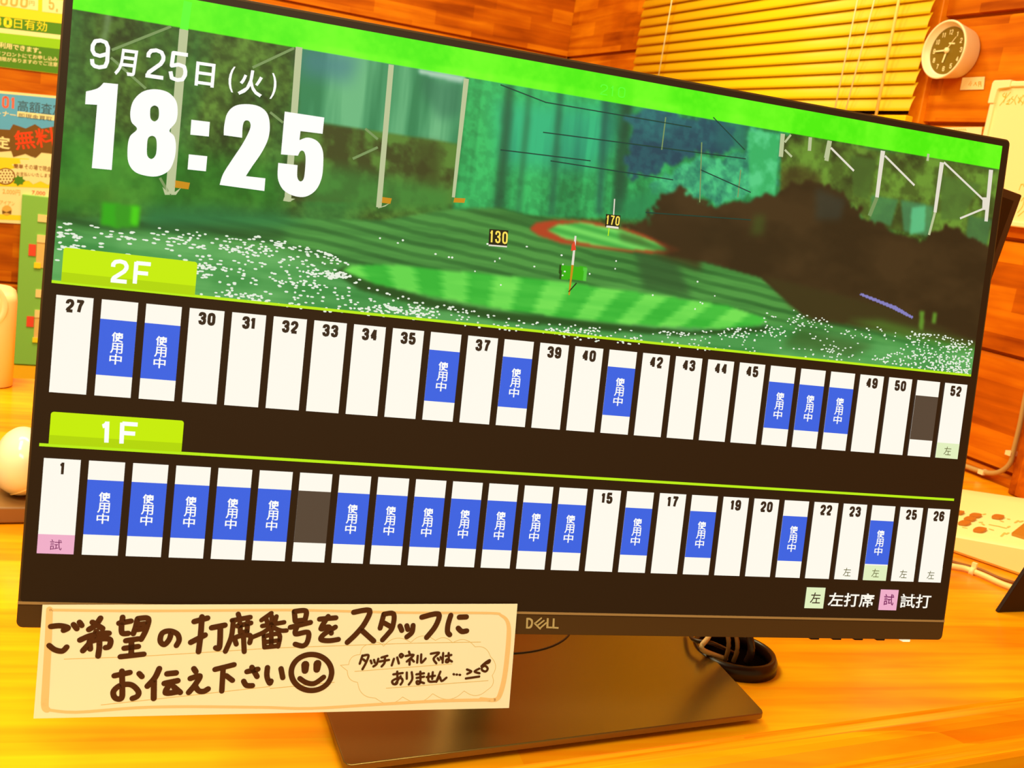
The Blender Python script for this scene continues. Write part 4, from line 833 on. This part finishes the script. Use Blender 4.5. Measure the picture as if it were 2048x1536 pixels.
# green notice board with pockets
cg = lambda x, y: (x / 3.84, 380 + y / 3.84)
gl = 0.012
e0 = LW(*cg(152, 30), gl); e1 = LW(*cg(122, 1338), gl); gs0 = (e0[0] + e1[0]) / 2; gz1 = e0[1]; gz0 = e1[1]
gb = empty('notice_board', lpos(gs0 + 0.3, gz0, 0)); props(gb, 'tall green notice board with white cards and red tags left of the monitor', 'notice board')
mb = MB(); mb.box(lpos(gs0, gz0, 0.0025), DL * 0.60, UP * (gz1 - gz0), NL * 0.0095); mb.build('panel', mat('board_green', (0.25, 0.58, 0.08), 0.6), gb, bevel=0.002)
def gcard(nm, x0, y0, x1, y1, m, wd=None, thick=0.002, lab=None, txt=None):
    f = Flat(lambda a, b, l=0.0: lpos(a, b, 0.0141 + l), lambda x, y: LW(x, y, 0.013), 3e-4)
    a0, b0 = f.pix(*cg(x0, y0)); a1, b1 = f.pix(*cg(x1, y1))
    if wd: a1 = a0 + wd
    f.box(lpos(a0, b1, 0.0122), DL * (a1 - a0), UP * (b0 - b1), NL * thick, 0)
    if txt: f.text(txt, (a0 + (a1 - a0) * 0.3, b0 - (b0 - b1) * 0.25, a1 - (a1 - a0) * 0.3, b1 + (b0 - b1) * 0.25), 1, 1, 0.01)
    f.build(nm, [m, MATS['dial_olive']], gb, weld=False)
m_tag = mat('tag_red', (0.90, 0.075, 0.03), 0.5); m_ytag = mat('tag_yellow', (0.98, 0.78, 0.01), 0.5); m_card = mat('pocket_card', (0.96, 0.76, 0.30), 0.6); m_pocket = mat('pocket_tan', (0.85, 0.56, 0.16), 0.6)
gcard('name_card', 292, 186, 345, 248, m_card, 0.06, txt='2F'); gcard('name_card', 275, 762, 300, 825, m_card, 0.06)
gcard('pocket', 287, 345, 335, 600, m_pocket, 0.10, 0.0015); gcard('pocket', 270, 920, 300, 1170, m_pocket, 0.10, 0.0015)
gcard('card', 286, 342, 335, 405, m_card, 0.095, 0.003); gcard('card', 268, 920, 300, 980, m_card, 0.095, 0.003)
gcard('tag', 222, 414, 274, 508, m_tag); gcard('tag', 206, 968, 258, 1052, m_tag)
gcard('tag', 262, 556, 312, 602, m_ytag, None, 0.0035); gcard('tag', 250, 1132, 275, 1170, m_ytag, 0.03, 0.0035)

# ------------------------------------------------------------------ things on the counter
# tall pale container, far left
pc0 = on_z(10, 776, ZC); rr = 0.0
pe = on_z(25, 776, ZC); cxx = pe + CX * -0.055 + CY * 0.03
dd = np.linalg.norm(cxx - CAM)
zt_c = float(at_depth(8, 578, cxx[1])[2])
ctn = empty('storage_container', (cxx[0], cxx[1], ZC)); props(ctn, 'tall frosted cream plastic container standing at the far left of the counter', 'container')
mb = MB(); hh = zt_c - ZC
def rrect(c, ux, uy, a, b, r, n=6):
    out = []
    for sx, sy, t0 in ((1, 1, 0), (-1, 1, 90), (-1, -1, 180), (1, -1, 270)):
        out += [c + ux * (sx * (a - r) + r * math.cos(math.radians(t0 + t))) + uy * (sy * (b - r) + r * math.sin(math.radians(t0 + t))) for t in np.linspace(0, 90, n)]
    return out
rings = []
for fr_, sc in ((0, 0.96), (0.01, 1.0), (0.90, 1.02), (0.955, 0.985), (0.985, 0.90), (1.0, 0.70), (1.0, 0.02)):
    rings.append(rrect(np.array([cxx[0], cxx[1], ZC + 0.0005 + hh * fr_]), CX, CY, 0.055 * sc, 0.038 * sc, 0.018 * sc))
nr = len(rings[0])
for i in range(len(rings) - 1): mb.add(rings[i] + rings[i + 1], [(k, (k + 1) % nr, nr + (k + 1) % nr, nr + k) for k in range(nr)], 0, smooth=True)
mb.add(rings[0], [tuple(range(nr))[::-1]], 0)
mb.build('body', mat('frosted_cream', (0.97, 0.78, 0.40), 0.35), ctn)
mb = MB(); cfr = np.array([cxx[0] - 0.004, cxx[1], ZC + hh * 0.86]) - CY * 0.039
mb.lathe(cfr + CX * 0.02, -CY, [(0.024, 0), (0.027, 0.002), (0.030, 0), ], 36); mb.build('round_emboss', mat('emboss_cream', (1.0, 0.84, 0.50), 0.3), ctn)

# white rounded device on a dark base, left
pd = on_z(46, 1049, ZC); dv = empty('rounded_device', pd + CX * -0.05 + CY * 0.05); props(dv, 'white glossy rounded plastic device on a brown plinth beside the monitor bottom left', 'device')
zb3 = float(at_depth(40, 1016, pd[1])[2])
mb = MB(); mb.box(pd + CX * -0.115 + UP * 0.0008, CX * 0.14, CY * 0.09, UP * (zb3 - ZC)); mb.build('plinth', mat('plinth_brown', (0.30, 0.14, 0.04), 0.45), dv, bevel=0.002)
zt3 = float(at_depth(48, 862, pd[1] + 0.03)[2]); H3 = (zt3 - zb3) / 2
c3 = at_depth(44, 940, pd[1] + 0.035); c3[2] = zb3 + H3 * 1.0 + 0.0005
ra = float(np.linalg.norm(at_depth(44, 940, c3[1]) - at_depth(-14, 940, c3[1])))
m_dev = mat('device_white', (0.97, 0.92, 0.68), 0.18, coat=0.3)
def dome(u, v, k=1.0):          # u: turn, v: -1..1 height; a rounded egg with a flat foot
    w_ = max(0.0, 1 - abs(v) ** 2.3) ** 0.5; sx = (1.0 - 0.12 * v)
    return c3 + CX * ra * k * w_ * sx * math.cos(u) + CY * 0.034 * k * w_ * math.sin(u) + UP * H3 * v
mb = MB(); nu = 36; vsq = [-1, -0.985, -0.94] + list(np.linspace(-0.85, 0.9, 14)) + [0.95, 0.985, 1.0]
rg = [[dome(2 * math.pi * k / nu, v) for k in range(nu)] for v in vsq]
for i in range(len(rg) - 1): mb.add(rg[i] + rg[i + 1], [(k, (k + 1) % nu, nu + (k + 1) % nu, nu + k) for k in range(nu)], 0, smooth=True)
mb.build('shell', m_dev, dv)
mb = MB(); mb.tube([dome(u, -0.62 + 0.42 * math.cos(u), 1.003) for u in np.linspace(0, 2 * math.pi, 60)], 0.0008, 6); mb.build('seam', mat('seam_yellow', (0.85, 0.62, 0.22), 0.5), dv)

# telephone, right
cp = lambda x, y: (1848 + x / 3.657, 880 + y / 3.657)
q0, q1 = on_z(*cp(214, 832), ZC), on_z(*cp(731, 1012), ZC)
tx = q1 - q0; tx /= np.linalg.norm(tx); ty = np.array([-tx[1], tx[0], 0])
hf = float(on_plane(*cp(235, 690), q0, ty)[2]) - ZC
# back of the sloped key area and the raised rear ledge
print('phone front height', hf, 'yaw', math.degrees(math.atan2(tx[1], tx[0])))
ph = empty('telephone', (q0 + tx * 0.12 + ty * 0.08)); props(ph, 'cream desk telephone with brown keys standing on the counter right of the monitor', 'telephone')
d1 = 0.0
def ph_z(x, y, d): return float(on_plane(*cp(x, y), q0 + ty * d, ty)[2]) - ZC
D2 = 0.135; D3 = 0.185
hf2 = float(on_plane(*cp(731, 772), q0, ty)[2]) - ZC; gs = (hf2 - hf) / float(np.dot(q1 - q0, tx))
def px_x(x, y, d): return float(np.dot(on_plane(*cp(x, y), q0 + ty * d, ty) - q0, tx))
h2 = ph_z(500, 487, D2) - gs * px_x(500, 487, D2); h3 = ph_z(500, 386, D3); xm = px_x(500, 386, D3)
print('phone heights', h2, h3)
hf2 = float(on_plane(*cp(731, 772), q0, ty)[2]) - ZC; gs = (hf2 - hf) / float(np.dot(q1 - q0, tx))
pf = [(0, 0.004), (0.003, 0.0008), (D3, 0.0008), (D3, h3 - 0.004), (D3 - 0.006, h3), (D2 + 0.012, h2 + 0.30 * (h3 - h2)), (D2, h2), (0.006, hf + 0.0005), (0.001, hf - 0.003)]
mb = MB(); x0_, x1_ = -0.08, 0.24
npf = len(pf); ends = [[q0 + tx * x + ty * d + UP * (h if i < 3 else h + gs * (x if d < D2 + 0.001 else (x - xm))) for i, (d, h) in enumerate(pf)] for x in (x0_, x1_)]
mb.add(ends[0] + ends[1], [(i, (i + 1) % npf, npf + (i + 1) % npf, npf + i) for i in range(npf)], 0)
tr = tessellate_polygon([[Vector((d, h, 0)) for d, h in pf]]); mb.add(ends[0], tr, 0); mb.add(ends[1], [t[::-1] for t in tr], 0)
m_ph = mat('phone_cream', (0.97, 0.80, 0.36), 0.4); mb.build('housing', m_ph, ph, bevel=0.0015)
slope = (UP * (h2 - hf) + ty * (D2 - 0.006)); slope /= np.linalg.norm(slope); ftx = tx.copy(); tx = tx + UP * gs; tx /= np.linalg.norm(tx); pn = np.cross(tx, slope); pn /= np.linalg.norm(pn); slope = np.cross(pn, tx); po = q0 + ty * 0.006 + UP * (hf + 0.0005)
def pface(x, y):
    p = on_plane(*cp(x, y), po, pn); return float(np.dot(p - po, tx)), float(np.dot(p - po, slope))
m_key = mat('phone_key', (0.55, 0.17, 0.012), 0.45)
for x, y, wx, wy in ((262, 540, 66, 24), (377, 560, 96, 28), (336, 586, 96, 30), (296, 616, 98, 32), (409, 666, 102, 36), (541, 570, 98, 28)):
    a0, b0 = pface(x - wx / 2, y); a1, b1 = pface(x + wx / 2, y); a2, b2 = pface(x, y - wy / 2); a3, b3 = pface(x, y + wy / 2); ca, cb = pface(x, y); ra, rb = abs(a1 - a0) / 2, abs(b2 - b3) / 2
    k_ = MB(); lp = [po + tx * (ca + ra * math.copysign(abs(math.cos(t)) ** 0.55, math.cos(t))) + slope * (cb + rb * math.copysign(abs(math.sin(t)) ** 0.7, math.sin(t))) for t in np.linspace(0, 2 * math.pi, 24, endpoint=False)]
    k_.prism([p + pn * 0.0002 for p in lp], pn * 0.0022); k_.build('key', m_key, ph, bevel=0.0004)
for a, b in (((430, 545), (448, 541)), ((405, 603), (424, 602)), ((425, 612), (438, 622)), ((480, 652), (505, 660)), ((285, 640), (310, 645)), ((612, 578), (625, 580)), ((560, 592), (578, 598)), ((480, 620), (545, 632)), ((545, 632), (600, 646)), ((612, 640), (625, 632)), ((565, 705), (590, 680)), ((600, 690), (618, 680)), ((665, 605), (690, 590)), ((700, 600), (722, 592))):
    mk = Flat(lambda a, b, l=0: po + tx * a + slope * b + pn * (0.0003 + l), pface); mk.stroke([mk.pix(*a), mk.pix(*b)], 0.0022, 0, 0); mk.build('key_label', mat('phone_print', (0.85, 0.55, 0.12), 0.5), ph)
k_ = MB(); k_.prism([po + tx * a + slope * b + pn * 0.0002 for a, b in (pface(640, 700), pface(735, 625), pface(1000, 690), pface(900, 780))], pn * 0.003); k_.build('display_window', mat('phone_lcd', (0.55, 0.22, 0.02), 0.2), ph); tx = ftx

# cables on the counter by the telephone
def run(pts, r, z=ZC): return [on_z(*cp(*p), z + r + 0.0004) for p in pts]
wc = MB(); wc.tube(smooth_line(run([(60, 900), (150, 912), (220, 925), (300, 940), (370, 965), (450, 998), (540, 1040), (620, 1072), (700, 1095), (800, 1120)], 0.003), 4), 0.003, 10)
wob = wc.build('white_cable', mat('cable_white', (0.98, 0.74, 0.30), 0.45)); props(wob, 'thick white cable lying on the counter in front of the telephone', 'cable')
p = on_z(*cp(352, 962), ZC + 0.003); tie = MB(); tie.tube([p - tx * 0.0022, p + tx * 0.0022], 0.0042, 12); tie.box(p + UP * 0.002 + tx * -0.002, tx * 0.0045, ty * 0.004, UP * 0.007)
to = tie.build('cable_tie', mat('tie_cream', (1.0, 0.82, 0.40), 0.5)); to.parent = wob; to.matrix_parent_inverse = Matrix.Translation(-Vector(wob.location))
wc = MB(); wc.tube(smooth_line(run([(60, 870), (170, 880), (260, 905), (340, 925), (430, 955), (530, 1000), (620, 1032), (700, 1050), (800, 1062)], 0.0016), 4), 0.0016, 8)
props(wc.build('dark_cable', mat('cable_dark', (0.30, 0.10, 0.01), 0.5)), 'thin dark brown cable tucked along the telephone front edge', 'cable')
# black table tent, right edge
t0 = on_z(*cp(540, 1262), ZC + 0.0005); vx = on_z(*cp(731, 1256), ZC + 0.0005) - t0; vx[2] = 0; vx /= np.linalg.norm(vx); vy = np.array([-vx[1], vx[0], 0])
def tent_pt(x, y):
    p = on_plane(*cp(x, y), t0, vy); return p
tp = tent_pt(731, 985); ex_ = tp - t0; HT = 0.055; k_ = HT / ex_[2]; ap = t0 + ex_ * k_
half = float(np.dot(ap - t0, vx))
mb = MB(); mb.prism([t0, t0 + vx * 2 * half, t0 + vx * (half + 0.002) + UP * HT, t0 + vx * (half - 0.002) + UP * HT], vy * 0.004)
o = mb.build('table_tent', mat('tent_black', (0.016, 0.003, 0.0008), 0.5, spec=0.25), bevel=0.001); props(o, 'black tent shaped display stand on the counter at the right edge below the telephone', 'display stand')

# cable grommet with cables, behind the base
gc = on_z(1468, 1303, ZC + 0.008); gr_ = abs(np.dot(on_z(1544, 1308, ZC + 0.006) - gc, [1, 0, 0])); print('grommet r', gr_)
gm = MB(); gm.lathe((gc[0], gc[1], ZC + 0.0003), UP, [(gr_ * 0.82, 0.0002), (gr_ * 0.82, 0.009), (gr_ * 0.86, 0.0105), (gr_ * 0.93, 0.010), (gr_ * 0.99, 0.006), (gr_, 0.0), (gr_ * 0.82, 0.0002)], 48)
gm.lathe((gc[0], gc[1], ZC + 0.0003), UP, [(0, 0.0004), (gr_ * 0.82, 0.0004)], 32, 1)
props(gm.build('cable_grommet', [mat('grommet_black', (0.020, 0.005, 0.001), 0.28, spec=0.35), mat('hole_black', (0.003, 0.001, 0.0005), 0.9, spec=0.0)]), 'round black cable grommet set in the counter behind the monitor base', 'grommet')
def cable(pts, r, m, lab):
    mb = MB(); mb.tube(smooth_line([np.array(p) for p in pts], 6), r, 8); o = mb.build('monitor_cable', m); props(o, lab, 'cable', 'cables rising from the grommet'); return o
g0 = np.array([gc[0], gc[1], ZC])
cab_tan = mat('cable_tan', (0.30, 0.13, 0.03), 0.4); cab_wh = mat('cable_ivory', (0.85, 0.55, 0.22), 0.4); cab_bk = mat('cable_black', (0.035, 0.012, 0.004), 0.35)
def rise(dx, dy, tx_, ty_, r, m, lab): cable([g0 + [dx, dy, 0.0015 + r], g0 + [dx * 1.0, dy, 0.02], g0 + [dx + (tx_ - dx) * 0.35, dy + (ty_ - dy) * 0.5, 0.05], g0 + [tx_, ty_, 0.11]], r, m, lab)
rise(-0.004, -0.008, -0.02, 0.035, 0.0017, cab_tan, 'tan cable standing in the grommet, middle of the bundle'); rise(-0.010, -0.006, -0.03, 0.03, 0.0017, cab_tan, 'tan cable standing in the grommet, left of the bundle'); rise(0.006, -0.010, -0.012, 0.04, 0.0028, cab_bk, 'thick black cable standing in the grommet, right of the bundle')
pa = [on_z(*p, ZC + h) for p, h in (((1460, 1320), 0.012), ((1412, 1288), 0.018), ((1400, 1266), 0.03))]
cable([on_z(1452, 1318, ZC + 0.004), at_depth(1404, 1298, gc[1] - 0.012), at_depth(1418, 1272, gc[1] - 0.004), at_depth(1424, 1240, gc[1] + 0.02)], 0.0019, cab_wh, 'ivory cable curving over the left rim of the grommet')
cable([on_z(1470, 1308, ZC + 0.004), at_depth(1425, 1287, gc[1] - 0.006), at_depth(1386, 1278, gc[1] + 0.002), at_depth(1376, 1245, gc[1] + 0.03)], 0.0016, cab_bk, 'black cable looping left from the grommet to the monitor back')

# black tablet behind the monitor at right, on a stand arm
ct = lambda x, y: (1860 + x / 4.266, 120 + y / 4.266)
TY = 0.20
a = at_depth(*ct(792, 1152), TY); b_ = at_depth(*ct(635, 1095), TY); c_ = at_depth(*ct(640, 1530), TY)
ux = (b_ - a) / np.linalg.norm(b_ - a); uz = (c_ - a); uz -= ux * np.dot(uz, ux); uz /= np.linalg.norm(uz); nn = np.cross(ux, uz); nn = nn if nn[1] < 0 else -nn
tab = empty('tablet_display', (a + ux * 0.10 + uz * 0.08) * [1, 1, 0] + [0, 0.03, ZC]); props(tab, 'black tilted tablet display peeking out behind the upper right monitor edge', 'tablet')
mb = MB(); mb.prism([a, a + ux * 0.21, a + ux * 0.21 + uz * 0.15, a + uz * 0.15], -nn * 0.009); mb.build('body', mat('tablet_black', (0.055, 0.018, 0.004), 0.35), tab, bevel=0.0015)
mb = MB(); lp = [a + ux * 0.007 + uz * 0.007, a + ux * 0.203 + uz * 0.007, a + ux * 0.203 + uz * 0.143, a + ux * 0.007 + uz * 0.143]; mb.prism([p + nn * 0.0001 for p in lp], nn * 0.0004); mb.build('screen', mat('tablet_glass', (0.012, 0.005, 0.002), 0.15), tab)
mid = a + ux * 0.105 + uz * 0.08 - nn * 0.009
mb = MB(); mb.tube([mid, mid + np.array([0, 0.03, -0.03]), np.array([mid[0], mid[1] + 0.03, ZC + 0.004])], 0.006, 12); mb.build('stand_arm', MATS['tablet_black'], tab)
mb = MB(); mb.lathe((mid[0], mid[1] + 0.03, ZC + 0.0005), UP, [(0, 0), (0.05, 0), (0.05, 0.005), (0, 0.007)], 32); mb.build('stand_foot', MATS['tablet_black'], tab)
